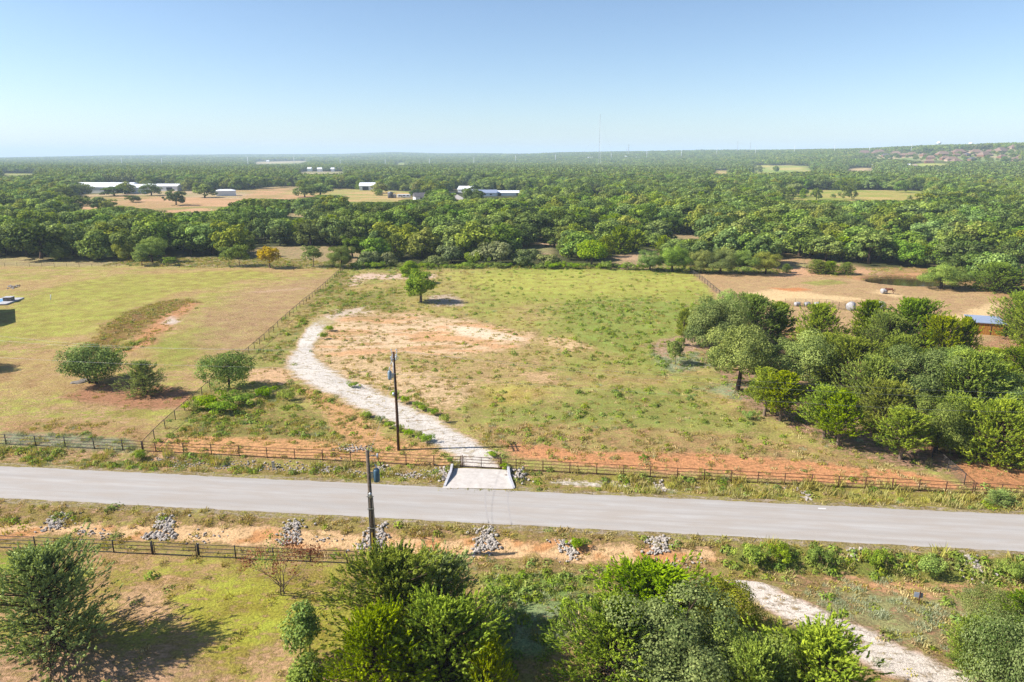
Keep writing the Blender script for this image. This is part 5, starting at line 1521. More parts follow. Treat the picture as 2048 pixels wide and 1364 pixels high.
for i, (x, y, hp) in enumerate(TP):
    p = gp(x, y); D_ = np.hypot(p[0], p[1]); H = (hp + 2) * D_ / FPX + 4
    t_ = tag(empty('transmission_pole', p), f'tall pale transmission pole above the far woods, {ORD[i]} from the left', 'pole', 'transmission poles across the far woods')
    m = MB(); m.tube([(0, 0, -1), (0, 0, H)], [1.0, .55], 8); m.build('shaft', M_WHITE, t_, True)
    for z in (.95, .84, .73):
        m = MB(); m.box((0, 0, H * z), (5, .35, .35)); m.build('arm', M_GALV, t_)

# ------------------------------------------------------------------ pasture on the right: shed, pen, bales, horse, pond
p = gp(1973, 688)
q = gp(1946, 682)
shd = building('wooden_shed', (93.2, 131.0, gz_at((93.2, 131.0))), -.32, 5.4, 4.6, 2.3, .35, M_ORANGE, M_BLUEROOF, 'orange board shed with a pale blue metal roof, half hidden by the grove', 'shed', mono=True, eave=.3)
wallo = [c for c in shd.children if c.name.startswith('wall')][0]
for i in range(14):
    m = MB(); m.box((-2.7 + 5.4 * (i + .5) / 14, -2.33, 1.1), (.34, .05, 2.36)); m.build('plank', M_ORANGE, wallo)
for i in range(11):
    m = MB(); m.box((-2.73, -2.3 + 4.6 * (i + .5) / 11, 1.1), (.05, .37, 2.36 + .3 * i / 11)); m.build('plank', M_ORANGE, wallo)
m = MB(); m.box((.6, -2.37, .95), (.1, .04, 1.9)); m.build('door_gap', M_DARK, shd)
# pen of tube panels
pa, pbn, pc = gp(1569, 612)[:2], gp(1652, 613)[:2], gp(1690, 622)[:2]
def panel_run(a, b, nn, label):
    root = tag(empty('livestock_panel', P3(a)), label, 'fence panel', 'tube panels of the pen'); off = np.array(root.location)
    for i in range(nn + 1):
        m = MB(); c = a + (b - a) * i / nn; m.tube([P3(c, 0) - off, P3(c, 1.75) - off], .035, 5); m.build('upright', M_BLACK, root)
    for r in (.3, .6, .9, 1.2, 1.45, 1.7):
        m = MB(); m.tube([P3(a, r) - off, P3(b, r) - off], .025, 5); m.build('rail', M_BLACK, root)
panel_run(pa, (pa + pbn) / 2, 2, 'dark tube livestock panel at the left end of the pen')
panel_run((pa + pbn) / 2, pbn, 3, 'dark tube livestock panel at the gate end of the pen')
panel_run(pbn, pc, 3, 'dark tube livestock panel slanting away from the pen corner')
def bale(px, py, r, L, rz, label, mat=M_TARP):
    p = gp(px, py)
    root = tag(empty('round_bale', p, rz), label, 'bale', 'wrapped bales by the grove')
    m = MB(); k = 18
    m.tube([(-L / 2, 0, r * .94), (-L / 2 + .12, 0, r * .96), (0, 0, r * .97), (L / 2 - .12, 0, r * .96), (L / 2, 0, r * .94)], [r * .9, r, r * 1.02, r, r * .9], k); m.build('wrap', mat, root, True)
    for x in (-L / 4, L / 4):
        m = MB(); m.tube([(x - .02, 0, r * .97), (x + .02, 0, r * .97)], r * 1.03, k); m.build('strap', M_ROCK_D, root, True)
bale(1594, 612, .5, 1.2, .3, 'white wrapped bale inside the pen, leftmost of three')
bale(1614, 612, .5, 1.2, .2, 'white wrapped bale inside the pen, middle of three')
bale(1633, 612.5, .5, 1.2, .25, 'white wrapped bale inside the pen, rightmost of three')
bale(1701, 620, .95, 1.8, .9, 'large grey-white wrapped bale right of the pen, before the pasture')
bale(1759, 619, .95, 1.9, .7, 'large grey-white wrapped bale peeking right of a cedar')
bale(1767, 587, .65, 1.2, .1, 'pale round bale with a horse feeding, out on the pasture', M_TARP)

def horse(loc, rz, label):
    root = tag(empty('horse', loc, rz), label, 'horse')
    v = [(-.72, 0, 1.28), (-.25, 0, 1.22), (.25, 0, 1.22), (.6, 0, 1.28), (.95, 0, 1.30), (1.25, 0, 1.05), (1.45, 0, .72), (1.62, 0, .48),
         (-.72, .16, 1.0), (-.62, .17, .78), (-.80, .17, .45), (-.74, .17, .06), (-.72, -.16, 1.0), (-.66, -.17, .78), (-.86, -.17, .45), (-.82, -.17, .06),
         (.55, .15, .95), (.58, .16, .52), (.56, .16, .06), (.55, -.15, .95), (.66, -.16, .52), (.70, -.16, .06)]
    e = [(0, 1), (1, 2), (2, 3), (3, 4), (4, 5), (5, 6), (6, 7), (0, 8), (8, 9), (9, 10), (10, 11), (0, 12), (12, 13), (13, 14), (14, 15), (3, 16), (16, 17), (17, 18), (3, 19), (19, 20), (20, 21)]
    r = [(.3, .31), (.31, .3), (.29, .31), (.27, .31), (.17, .22), (.13, .17), (.12, .14), (.075, .08)] + [(.17, .17), (.11, .11), (.055, .055), (.06, .06)] * 2 + [(.13, .13), (.07, .07), (.06, .06)] * 2
    me = bpy.data.meshes.new('body'); me.from_pydata(v, e, [])
    o = link_mesh('body', me, root); me.materials.append(M_HORSE)
    md = o.modifiers.new('skin', 'SKIN')
    for i, rr in enumerate(r): me.skin_vertices[0].data[i].radius = rr
    me.skin_vertices[0].data[1].use_root = True
    sb_ = o.modifiers.new('sub', 'SUBSURF'); sb_.levels = 1; sb_.render_levels = 2
    m = MB(); m.tube([(-.98, 0, 1.38), (-1.1, 0, 1.1), (-1.12, 0, .7), (-1.08, 0, .5)], [.05, .07, .06, .02], 6); m.build('tail', M_MANE, root, True)
    m = MB(); m.tube([(.7, 0, 1.56), (1.0, 0, 1.48), (1.3, 0, 1.2), (1.42, 0, .95)], [.03, .05, .05, .02], 6); m.build('mane', M_MANE, root, True)
    for s in (-1, 1):
        m = MB(); m.tube([(1.4, s * .07, .88), (1.46, s * .1, 1.04)], [.04, .005], 5); m.build('ear', M_HORSE, root, True)
horse(gp(1779, 588), 2.9, 'chestnut horse feeding at the pale bale on the tan pasture')

e_th = np.linspace(0, 2 * math.pi, 64, endpoint=False)
rad = 1 + .10 * np.sin(3 * e_th + 1) + .06 * np.sin(5 * e_th)
wz = float(height(*POND_C)) + .62
V = [[POND_C[0], POND_C[1], wz]] + [[POND_C[0] + 10.6 * r_ * math.cos(t), POND_C[1] + 8.4 * r_ * math.sin(t), wz] for t, r_ in zip(e_th, rad)]
F = [(0, 1 + i, 1 + (i + 1) % 64) for i in range(64)]
m_, nt, out = nodes('pond_water')
b = N(nt, 'ShaderNodeBsdfPrincipled'); b.inputs['Base Color'].default_value = (.045, .032, .012, 1); b.inputs['Roughness'].default_value = .1
b.inputs['Specular IOR Level'].default_value = .2
bp = N(nt, 'ShaderNodeBump'); bp.inputs['Strength'].default_value = .15; bp.inputs['Distance'].default_value = .05
nt.links.new(noise(nt, 2.5, 3, .6, N(nt, 'ShaderNodeTexCoord').outputs['Object']), bp.inputs['Height']); nt.links.new(bp.outputs[0], b.inputs['Normal'])
nt.links.new(b.outputs[0], out.inputs['Surface'])
tag(link_mesh('pond_water', make_mesh('pond_water', V, F, [m_])), 'brown stock pond at the back of the tan pasture', None, None, 'structure')

# ------------------------------------------------------------------ left edge: pool corner and the house that shades the lawn
pc_ = gp(26, 606)
z0 = pc_[2]
root = tag(empty('swimming_pool', (pc_[0] - 7, pc_[1] + .5, z0 + .05), .12), 'corner of a blue swimming pool with white deck at the left edge', 'pool')
m = MB(); m.box((0, 0, .12), (13.5, 7.5, .3)); m.build('deck', M_CONC_W, root, bevel=.05)
m = MB(); m.box((-.8, .2, .24), (10, 4.6, .1)); m.build('water', M_POOL, root)
m = MB(); m.box((5.2, .3, .6), (1.8, 1.6, 1.0)); m.build('spa', M_ROCK_D, root, bevel=.08)
m = MB(); m.box((5.2, .3, 1.13), (2.0, 1.8, .08)); m.build('spa_lid', M_CONC_W, root, bevel=.03)
hx = gp(50, 648)
building('brick_house', (-117.4, 140.5, gz_at((-117.4, 140.5))), 2.215, 17, 11, 4.5, 3.4, M_BRICK, M_SHING_G, 'house just outside the left edge whose shadow falls on the mown field', 'house', hip=.0,
         windows=[('front', -3, 1.6, 1.4, 1), ('front', 3, 1.6, 1.4, 1)], doors=[('front', 0, 1.1, 2.1, 0)])

# ------------------------------------------------------------------ single trees and shrubs
def T(key, bx, by, top, wpx, label, rz=0.0, name='oak_tree', cat='tree', group=None):
    b = gp(bx, by)
    zc = proj(*b)[2]
    h = at_dist(bx, top, b[1])[2] - b[2]
    f = .8 if key.startswith('cedar') else .88
    return plant(key, b, label, h, f * wpx * zc / FPX if wpx else None, rz, name, cat, group)
CE = 'cedar_tree'
# foreground
T('cedar_loose', 112, 1296, 1086, 225, 'big loose grey-green cedar at the lower left corner', 1.1, CE)
T('cedar0', 795, 1318, 1092, 240, 'large dark green cedar in front of the near utility pole', .4, CE)
T('cedar_dull', 880, 1262, 1112, 190, 'dull grey-green cedar behind the large foreground cedar', 2.0, CE)
T('cedar1', 765, 1425, 1215, 205, 'dark cedar at the bottom edge, left of the foreground clump', 2.6, CE)
T('cedar3', 880, 1400, 1190, 230, 'dark twiggy cedar filling the middle of the foreground clump', 4.0, CE)
T('cedar_bright0', 975, 1430, 1275, 110, 'small bright yellow-green cedar at the right end of the foreground clump', 0, CE)
T('cedar2', 1300, 1292, 1128, 230, 'tall olive cedar at the back of the right-hand foreground cluster', 1.0, CE)
T('cedar0', 1215, 1390, 1205, 220, 'olive cedar at the left of the right-hand foreground cluster', 2.2, CE)
T('oak3', 1345, 1420, 1195, 270, 'pale green oak filling the front of the right-hand foreground cluster', 0, 'oak_tree')
T('oak1', 1432, 1300, 1160, 150, 'olive oak at the right back of the foreground cluster, beside the track', 1.7, 'oak_tree')
T('oak0', 1470, 1440, 1255, 190, 'dark oak at the bottom edge between the pale oak and bright cedar', 2.7, 'oak_tree')
T('cedar_bright1', 1612, 1450, 1250, 250, 'wide bright yellow-green cedar at the bottom, left of the stone track', .8, CE)
T('cedar_bright0', 1500, 1490, 1290, 170, 'bright cedar low at the bottom edge, right of the pale oak', 3.3, CE)
T('vine', 2035, 1425, 1235, 220, 'shrub smothered in pale vines at the lower right corner', .4, 'vine_thicket', 'shrub')
T('vine', 1985, 1262, 1180, 125, 'vine-draped shrub top behind the lower right thicket', 2.2, 'vine_thicket', 'shrub')
T('cedar1', 2060, 1295, 1182, 140, 'dark cedar behind the vines at the right edge', 1.2, CE)
T('cedar2', 1945, 1345, 1235, 110, 'small cedar at the left flank of the vine thicket', 1.2, CE)
T('young', 618, 1328, 1203, 76, 'slender young tree standing alone left of the foreground cedars', .5, 'young_tree')
T('young', 612, 1420, 1318, 84, 'second slender young tree, cut by the bottom edge', 2.5, 'young_tree')
# bare sapling with red and green leaves
b_ = gp(567, 1188)
root = tag(empty('sapling', b_), 'half-bare sapling with red and green leaves on the near lawn', 'tree')
bm, be = bare_tree('sapling', R_(321), 4.6, 2.4, M_DEAD, 4, 5, .07, .62, 2)
bm.materials[0] = M_BARK_P
link_mesh('branches', bm, root)
def leaf_blob(ends, sel, n, r, leaf, mat, seed):
    rng = R_(seed); P = []
    for e in ends[sel]: P.append(e + rng.normal(0, r, (n, 3)))
    P = np.concatenate(P); nn = unit(rng.normal(0, 1, P.shape) + np.array([0, 0, .5]))
    V, F = leaf_quads(P, nn, rng.normal(0, 1, P.shape), leaf * rng.uniform(.7, 1.3, len(P)), leaf * .7 * np.ones(len(P)))
    return make_mesh('leaves', V, F, [mat], {'tint': np.repeat(rng.uniform(0, 1, len(P)), 4)})
right = (be[:, 0] > np.percentile(be[:, 0], 62)) | (be[:, 0] < np.percentile(be[:, 0], 10))
topg = (be[:, 2] > np.percentile(be[:, 2], 70)) & ~right
if right.any(): link_mesh('red_leaves', leaf_blob(be, right, 26, .26, .17, L_RED, 1), root)
if topg.any(): link_mesh('green_leaves', leaf_blob(be, topg, 20, .24, .16, L_OAK, 2), root)

# mown field and middle field
T('elm_clump', 190, 766, 682, 112, 'rounded clump of dark trees on several stems in the mown field', .6, 'clump_tree')
T('cedar_dull', 290, 788, 719, 78, 'dumpy dark cedar right of the tree clump in the mown field', .2, CE)
T('sprawl', 458, 778, 702, 106, 'spreading tree leaning over the chain-link fence', 1.2, 'spreading_tree')
T('lush', 842, 604, 536, 58, 'round bright green tree alone in the middle field', 0, 'shade_tree')
T('lush', 821, 566, 520, 38, 'smaller green tree just behind the lone tree in the field', 2, 'shade_tree')
T('young_b', 1350, 728, 679, 38, 'little round tree standing before the cedar grove', .7, 'young_tree')
T('cedar_up2', 1367, 692, 614, 38, 'slim dark upright tree at the left corner of the grove', .7, CE)
T('oak0', -75, 742, 670, 100, 'oak beyond the left edge whose shadow crosses the mown field', 0, 'oak_tree')
# the grove, trees one can make out
G = 'cedar grove on the right'
T('oak_round', 1474, 782, 648, 138, 'big olive oak with dark trunk at the left front of the grove', .4, 'oak_tree', group=G)
T('cedar_up0', 1528, 832, 735, 82, 'cedar on a bare trunk, first in the front row of the grove', 0, CE, group=G)
T('cedar_up1', 1560, 842, 738, 78, 'cedar on a bare trunk, second in the front row of the grove', 1, CE, group=G)
T('cedar_up2', 1648, 877, 768, 92, 'cedar on a bare trunk, third in the front row of the grove', 2, CE, group=G)
T('cedar_up0', 1676, 892, 778, 82, 'cedar on a bare trunk, fourth in the front row of the grove', 3, CE, group=G)
T('cedar_bright0', 1765, 862, 758, 100, 'yellow-green cedar behind the fourth bare-trunked cedar', 1.9, CE, group=G)
T('cedar_up1', 1800, 918, 812, 92, 'bright cedar with forked foot near the right corner of the fence', 4, CE, group=G)
T('oak3', 1872, 905, 795, 120, 'grey-green feathery tree next to the chain-link fence in the grove', 1.4, 'oak_tree', group=G)
T('cedar2', 1915, 900, 790, 100, 'dark cedar between the grey-green tree and the broad bright cedar', .4, CE, group=G)
T('cedar_bright1', 1985, 925, 792, 130, 'broad bright green cedar at the right front of the grove', .9, CE, group=G)
T('cedar_bright0', 2075, 905, 780, 120, 'bright cedar cut by the right edge, end of the grove', 2.9, CE, group=G)
T('oak0', 1425, 712, 590, 120, 'tall dark oak at the left back of the grove', 2.5, 'oak_tree', group=G)
T('oak2', 1590, 785, 655, 140, 'broad dark oak right of the big olive oak in the grove', .9, 'oak_tree', group=G)
T('cedar1', 1690, 800, 668, 135, 'broad olive cedar in the heart of the grove', 3.9, CE, group=G)
T('cedar0', 1735, 835, 710, 120, 'dark cedar just behind the third bare-trunked cedar', 1.9, CE, group=G)
T('oak3', 1835, 830, 690, 150, 'wide blue-green tree in the right half of the grove', 2.2, 'oak_tree', group=G)
T('cedar2', 1930, 850, 700, 140, 'dark broad cedar in the right half of the grove', 4.4, CE, group=G)
T('cedar1', 1500, 692, 584, 105, 'cedar at the back of the grove, first from the left', .3, CE, group=G)
T('oak2', 1440, 672, 576, 80, 'small-leaved oak at the very left back of the grove', 1.3, 'oak_tree', group=G)
T('cedar_up1', 1553, 690, 600, 60, 'thin cedar at the back of the grove beside the pen', .3, CE, group=G)
T('cedar3', 1632, 712, 603, 100, 'cedar at the back of the grove, before the pen', 2.3, CE, group=G)
T('cedar_bright1', 1640, 760, 660, 90, 'yellow-green cedar amid the grove below the pen', .3, CE, group=G)
T('cedar2', 1733, 690, 598, 70, 'rounded cedar between the two large bales', 1.3, CE, group=G)
T('cedar3', 1822, 712, 593, 130, 'tall dark cedar at the back of the grove, before the pasture', 1.3, CE, group=G)
T('cedar0', 1770, 720, 622, 95, 'grey feathery cedar left of the tall dark cedar', 5.3, CE, group=G)
T('cedar_bright0', 1875, 735, 628, 90, 'green cedar left of the orange shed', 2.1, CE, group=G)
T('cedar_up2', 1922, 735, 630, 48, 'narrow pointed cedar just left of the orange shed', 2.1, CE, group=G)
T('cedar3', 1790, 780, 668, 115, 'olive cedar below the tall dark cedar', 5.1, CE, group=G)
T('oak2', 1890, 775, 685, 110, 'green oak below the orange shed', .1, 'oak_tree', group=G)
T('cedar1', 2045, 800, 690, 120, 'cedar at the right edge below the orange shed', 1.1, CE, group=G)
T('oak2', 2010, 860, 745, 120, 'oak at the right edge behind the bright cedars', 3.1, 'oak_tree', group=G)
T('cedar_bright1', 1985, 755, 695, 80, 'low bright cedar under the orange shed wall', 4.1, CE, group=G)
T('cedar1', 2036, 674, 580, 95, 'large cedar right of the orange shed, beside the pasture', 3.1, CE, group=G)
T('cedar0', 2080, 700, 600, 120, 'cedar cut by the right edge beside the pasture', .1, CE, group=G)
T('dead', 1822, 705, 622, 55, 'grey leafless tree among the grove crowns', 0, 'dead_tree', group=G)
T('dead', 1512, 720, 625, 40, 'pale bare trunk rising between two grove cedars', 2, 'dead_tree', group=G)
# pasture edge and pond
T('oak0', 1882, 577, 526, 78, 'low spreading oak at the right end of the pond', .9, 'oak_tree')
T('oak2', 1905, 578, 532, 60, 'second oak leaning beside the pond', 2.9, 'oak_tree')
T('cedar1', 1990, 582, 522, 90, 'dark cedar beyond the short wire fence right of the pond', 2.4, CE)
T('cedar2', 1635, 547, 519, 40, 'round dark shrub-like cedar behind the pasture, left of a pair', .4, CE)
T('cedar0', 1657, 548, 522, 42, 'round dark shrub-like cedar behind the pasture, right of a pair', 1.4, CE)
T('cedar2', 1692, 549, 524, 32, 'small dark cedar standing alone behind the pasture', 2.4, CE)
T('cedar3', 1572, 545, 527, 18, 'tiny dark cedar at the back corner of the pasture', 2.4, CE)
# back row of the fields
T('yellow', 540, 536, 492, 40, 'golden yellow tree at the back of the mown field', 0, 'yellow_tree')
T('young_b', 627, 533, 490, 40, 'pale tree with a few yellow leaves right of golden tree', 0, 'young_tree')
T('lush_wide', 1183, 533, 478, 56, 'round bright green tree at the back of the middle field', .5, 'shade_tree')
T('young_b', 342, 531, 513, 26, 'tiny round tree at the back fence of the mown field', .5, 'young_tree')
T('young_b', 284, 531, 500, 34, 'small grey-green tree at the back fence left of the tiny tree', 1.5, 'young_tree')
T('oak3', 122, 521, 488, 40, 'pale rounded tree at the back of the mown field, first from the left', .5, 'oak_tree')
T('oak3', 200, 519, 484, 40, 'pale rounded tree at the back of the mown field, second from the left', 1.5, 'oak_tree')
T('oak1', 258, 522, 482, 52, 'olive tree in the back row left of the dark round oak', 1.5, 'oak_tree')
T('oak2', 305, 525, 473, 60, 'dark round oak at the back of the mown field', 2.5, 'oak_tree')
T('young_b', 480, 533, 488, 42, 'pale tree left of golden tree', 2.5, 'young_tree')
T('young_b', 458, 533, 492, 30, 'small tree second left of golden tree', .1, 'young_tree')
T('oak3', 683, 535, 490, 56, 'grey-green tree at the far end of the chain-link fence', 3.5, 'oak_tree')
for i, (x, y, t, w_) in enumerate([(735, 533, 502, 44), (775, 532, 505, 40), (905, 526, 490, 60), (955, 530, 500, 56), (990, 528, 482, 76), (1045, 531, 498, 60), (870, 532, 512, 46), (1100, 532, 508, 50)]):
    T('vine_b' if i != 3 else 'bush_b', x, y, t, w_, f'pale vine-covered thicket behind the middle field, {ORD[[0, 1, 3, 4, 5, 6, 2, 7][i]]} from the left', i * 1.3, 'vine_thicket', 'shrub', 'vine thickets behind the middle field')
rng = R_(77)
def ORD2(i):
    if i < 20: return ORD[i]
    t, u = divmod(i + 1, 10)
    return {2: 'twent', 3: 'thirt', 4: 'fort'}[t] + ('ieth' if u == 0 else 'y-' + ORD[u - 1])
for i, x in enumerate(np.arange(705, 1310, 15.0)):
    T('bush_b' if i % 3 else 'bush', x + rng.uniform(-6, 6), 535 + rng.uniform(-2, 3) + max(0, x - 1150) * .02, 524 + rng.uniform(-4, 5), 24 + rng.uniform(-6, 12), f'low green bush in the hedge behind the middle field, {ORD2(i)} from the left', rng.uniform(0, 6), 'hedge_bush', 'bush', 'hedge bushes behind the middle field')
for i, (x, y, t, w_) in enumerate([(1345, 543, 490, 60), (1402, 546, 498, 52), (1440, 547, 496, 60), (1485, 548, 500, 60), (1530, 548, 502, 56), (1300, 541, 500, 50)]):
    T(('oak2', 'oak1', 'oak0')[i % 3], x, y, t, w_, f'oak in the row behind the right end of the middle field, {ORD[[1, 2, 3, 4, 5, 0][i]]} from the left', i * 1.1, 'oak_tree', group='oak row at the corner of the pasture')
# bushes
for i, (k, x, y, t, w_, lb) in enumerate([
    ('bush', 281, 920, 898, 32, 'bright round bush by the corner of the black and brown pipe fences'),
    ('bush', 1508, 1128, 1084, 62, 'leafy bright green bush at the left end of the weedy ditch'),
    ('bush', 420, 815, 785, 70, 'bright weedy bush below the spreading tree, left of three'),
    ('bush', 445, 825, 795, 60, 'bright weedy bush below the spreading tree, middle of three'),
    ('bush', 480, 810, 782, 56, 'bright weedy bush below the spreading tree, right of three'),
    ('bush_b', 395, 820, 796, 44, 'low weedy bush against the chain-link fence'),
    ('bush', 530, 795, 772, 44, 'green bush right of the spreading tree'),
    ('bush_b', 575, 800, 778, 44, 'green bush near the orange soil, right of the spreading tree'),
    ('bush', 855, 884, 866, 34, 'green bush at the edge of the path above the gate'),
    ('bush', 985, 912, 900, 26, 'small bush on the path just inside the gate'),
    ('bush', 1008, 937, 922, 26, 'green bush at the right gate post'),
    ('bush_b', 1500, 838, 820, 36, 'round green bush before the first bare-trunked cedars'),
    ('cedar_dull', 2000, 1010, 982, 60, 'big dull bush on the far verge at the right edge'),
    ('bush', 900, 925, 913, 16, 'small tuft bush at the left gate post'),
    ('bush', 1362, 690, 672, 22, 'small bush below the slim upright tree'),
    ('bush', 1155, 1096, 1074, 34, 'green tuft bush on the ditch bank'),
    ('bush_b', 1560, 1122, 1090, 60, 'dull bush in the weedy ditch right of the leafy bush'),
    ('bush_b', 1640, 1128, 1092, 70, 'wide dull bush in the middle of the weedy ditch'),
    ('bush_b', 1752, 1132, 1096, 60, 'dark bush in the weedy ditch right of the small stone heap'),
    ('bush_b', 1860, 1148, 1112, 70, 'bush in the weedy ditch left of the stone chute'),
    ('bush_b', 2020, 1155, 1122, 60, 'bush in the weedy ditch at the right edge'),
    ('bush', 660, 662, 650, 22, 'small bush on the inner bend of the stone path'),
    ('bush', 648, 678, 662, 18, 'second small bush on the inner bend of the stone path'),
    ]):
    T(k, x, y, t, w_, lb, i * .9, 'bush', 'bush')
for i, (x, y) in enumerate([(735, 835), (760, 846), (778, 856), (800, 862), (820, 872), (838, 878), (705, 775), (790, 795), (812, 806), (835, 815), (868, 830), (890, 845), (846, 820)]):
    T('bush_b' if i % 2 else 'bush', x, y, y - 13 - (i % 3) * 2, 26, f'low green weed clump on the {"near" if i < 6 else "field"} edge of the stone path, {ORD[{0:0,1:1,2:2,3:3,4:4,5:5,6:0,7:1,8:2,9:3,12:4,10:5,11:6}[i]]} from the left', i * 1.7, 'weed_clump', 'bush', 'weed clumps along the stone path')

# ------------------------------------------------------------------ the wood beyond the fields
def in_px_poly(px, py, poly):
    ins = np.zeros(len(px), bool); n = len(poly)
    for i in range(n):
        x1, y1 = poly[i]; x2, y2 = poly[(i + 1) % n]
        c = (y1 > py) != (y2 > py)
        ins ^= c & (px < (x2 - x1) * (py - y1) / ((y2 - y1) or 1e-9) + x1)
    return ins
def yrange(px, poly):
    """lowest and highest photograph row of an outline in a column"""
    lo = np.full(len(px), 1e9); hi = np.full(len(px), -1e9)
    n = len(poly)
    for i in range(n):
        x1, y1 = poly[i]; x2, y2 = poly[(i + 1) % n]
        a, b = min(x1, x2), max(x1, x2)
        s = (px >= a) & (px <= b)
        yy = y1 + (px - x1) * (y2 - y1) / ((x2 - x1) or 1e-9)
        lo = np.where(s, np.minimum(lo, yy), lo); hi = np.where(s, np.maximum(hi, yy), hi)
    return lo, hi
KEEP_OPEN = [v[0] for v in CLEARINGS.values()] + [[(a, b), (c, b), (c, d), (a, d)] for a, b, c, d in
    [(200, 366, 290, 387), (430, 377, 473, 393), (722, 367, 752, 382), (793, 386, 862, 401), (906, 379, 946, 402), (950, 384, 1045, 397), (1188, 386, 1214, 394), (300, 370, 356, 384), (892, 378, 930, 402)]]
CLEAR_SOLID = [(k, CLEAR_W[k]) for k in CLEARINGS]
BLD_XY = [(o.location.x, o.location.y) for o in COL.objects if o.type == 'EMPTY' and o.get('category') in ('barn', 'house', 'shed', 'building', 'caravan', 'tank', 'pole', 'water tower')]
BLD_R = 17.0

def wood_points(r0, r1, step, seed, jit=.48):
    rng = R_(seed)
    xs = np.arange(-r1 * .86, r1 * .86, step); ys = np.arange(max(60, r0 * .75), r1, step)
    X, Y = np.meshgrid(xs, ys); X = X.ravel() + rng.uniform(-jit, jit, X.size) * step; Y = Y.ravel() + rng.uniform(-jit, jit, Y.size) * step
    D = np.hypot(X, Y)
    k = (D >= r0) & (D < r1) & (np.abs(X) < Y * .80 + 25)
    return X[k], Y[k], rng

def wood_ok(X, Y):
    lx, rx = left_fence_x(Y), right_fence_x(Y)
    ok = np.where(X < lx, Y > 229, np.where(X < rx, Y > 226, Y > 212))
    east = (X > 122 + (Y - 150) * .12) & (Y > 138)
    ok |= east & (X > rx)
    for k, w in CLEAR_SOLID:
        rare = _hash(np.floor(X * 5), np.floor(Y * 5), 8) < (0 if w[:, 1].mean() > 900 else .012 if w[:, 1].mean() > 300 else .05)
        ok &= ~((pmask(X, Y, w, .5, 4, .03, len(k)) > .5) & ~rare)
    e = ((X - POND_C[0]) / 15) ** 2 + ((Y - POND_C[1]) / 11) ** 2
    ok &= e > 1
    for bx, by in BLD_XY:
        ok &= (np.hypot(X - bx, Y - by) > (BLD_R if by < 1500 else 12))
    sx = (np.abs(X - (gp(905, 390)[0] + (Y - gp(905, 390)[1]) * .03)) < 8) & (Y > 520) & (Y < 950)
    ok &= ~sx
    return ok

def clip_heights(X, Y, H, half=0.0):
    """trees that would hide an opening the photograph shows stay low"""
    Z = height(X, Y)
    px, pyb, zc = proj(X, Y, Z)
    H = H.copy()
    jitt = np.clip(.05 + .5 * (fbm(X * .05, Y * .05, 91, 3) - .4) + .15 * _hash(np.floor(X * 7), np.floor(Y * 7), 4) ** 3, 0, .16)
    for ki, poly in enumerate(KEEP_OPEN):
        if ki >= len(CLEARINGS):
            lo, hi = yrange(px, poly)
            H = np.where((pyb > lo + 1) & (pyb < hi + .5), 0, H)
        for sh in ((0,) if not half else (-1, 0, 1)):
            lo, hi = yrange(px + sh * half * FPX / zc, poly)
            lim = hi - (jitt if not half else 0) * (hi - lo)
            front = (hi > 0) & (pyb > hi - .5)
            top_ok = CAM_H - Z - (((lim - 682) / FPX) * CP + SP) / (CP - ((lim - 682) / FPX) * SP) * Y
            H = np.where(front, np.minimum(H, top_ok), H)
    return H, Z, px, pyb, zc

X, Y, rng = wood_points(140, 950, 7.9, 501)
ok = wood_ok(X, Y)
X, Y = X[ok], Y[ok]
dens = fbm(X * .02, Y * .02, 55, 3)
keep = rng.uniform(0, 1, len(X)) < np.interp(dens, [.3, .38, .46], [.1, .75, 1.0])
X, Y = X[keep], Y[keep]
hvar = fbm(X * .025, Y * .025, 57, 3)
H0 = 6.6 + 5.2 * hvar + rng.normal(0, 1.8, len(X)) + 1.2 * (Y > 260)
kind = rng.choice(11, len(X), p=[.16, .15, .12, .08, .08, .12, .05, .11, .05, .04, .04])
gk_ = fbm(X * .013 - 20, Y * .013, 63, 4)
ch_ = rng.uniform(0, 1, len(X))
kind = np.where((gk_ > .54) & (ch_ < .6), rng.choice([3, 1, 1], len(X)), kind)
kind = np.where((gk_ < .44) & (ch_ < .7), rng.choice([0, 2, 5, 7], len(X)), kind)
cz_ = fbm(X * .03 + 40, Y * .03, 59, 3) > .58
kind = np.where(cz_ & (rng.uniform(0, 1, len(X)) < .5), 8 + rng.integers(0, 3, len(X)), kind)
H0 = np.clip(H0 * np.where(kind >= 8, .85, 1), 3.5, 13)
H1, Zb, PXc, PYb, ZC = clip_heights(X, Y, H0)
good = H1 > 2.2
X, Y, H0, H1, kind, Zb, PXc, PYb, ZC = [a[good] for a in (X, Y, H0, H1, kind, Zb, PXc, PYb, ZC)]
rz = rng.uniform(0, 6.28, len(X))
wid = H0 * rng.uniform(.8, 1.18, len(X)) * np.where(kind >= 8, .8, 1)
wid = np.where(H1 < .6 * H0, wid * .8, wid)
inv = (PXc > -25) & (PXc < 2073)
rank = np.where(inv, ZC - H1 * 3, 1e9)
front = np.argsort(rank)[:300]
isf = np.zeros(len(X), bool); isf[front] = True
TONE = ['dark green oak', 'green oak', 'dark green oak', 'olive oak', 'grey-green oak', 'dark green oak', 'olive oak', 'dark green oak', 'dark cedar', 'dark cedar', 'dark cedar']
def seg_of(px):
    for lim, nm in ((150, 'at the far left'), (330, 'left of small fence trees'), (540, 'left of golden tree'), (700, 'right of golden tree'), (940, 'behind lone field tree'), (1180, 'left of bright green tree'), (1400, 'right of bright green tree'),
                    (1600, 'behind the oak row'), (1880, 'behind pond pasture')):
        if px < lim: return nm
    return 'at the right edge'
fi = sorted(front, key=lambda i: ZC[i])
edge_idx = set()
cols = {}
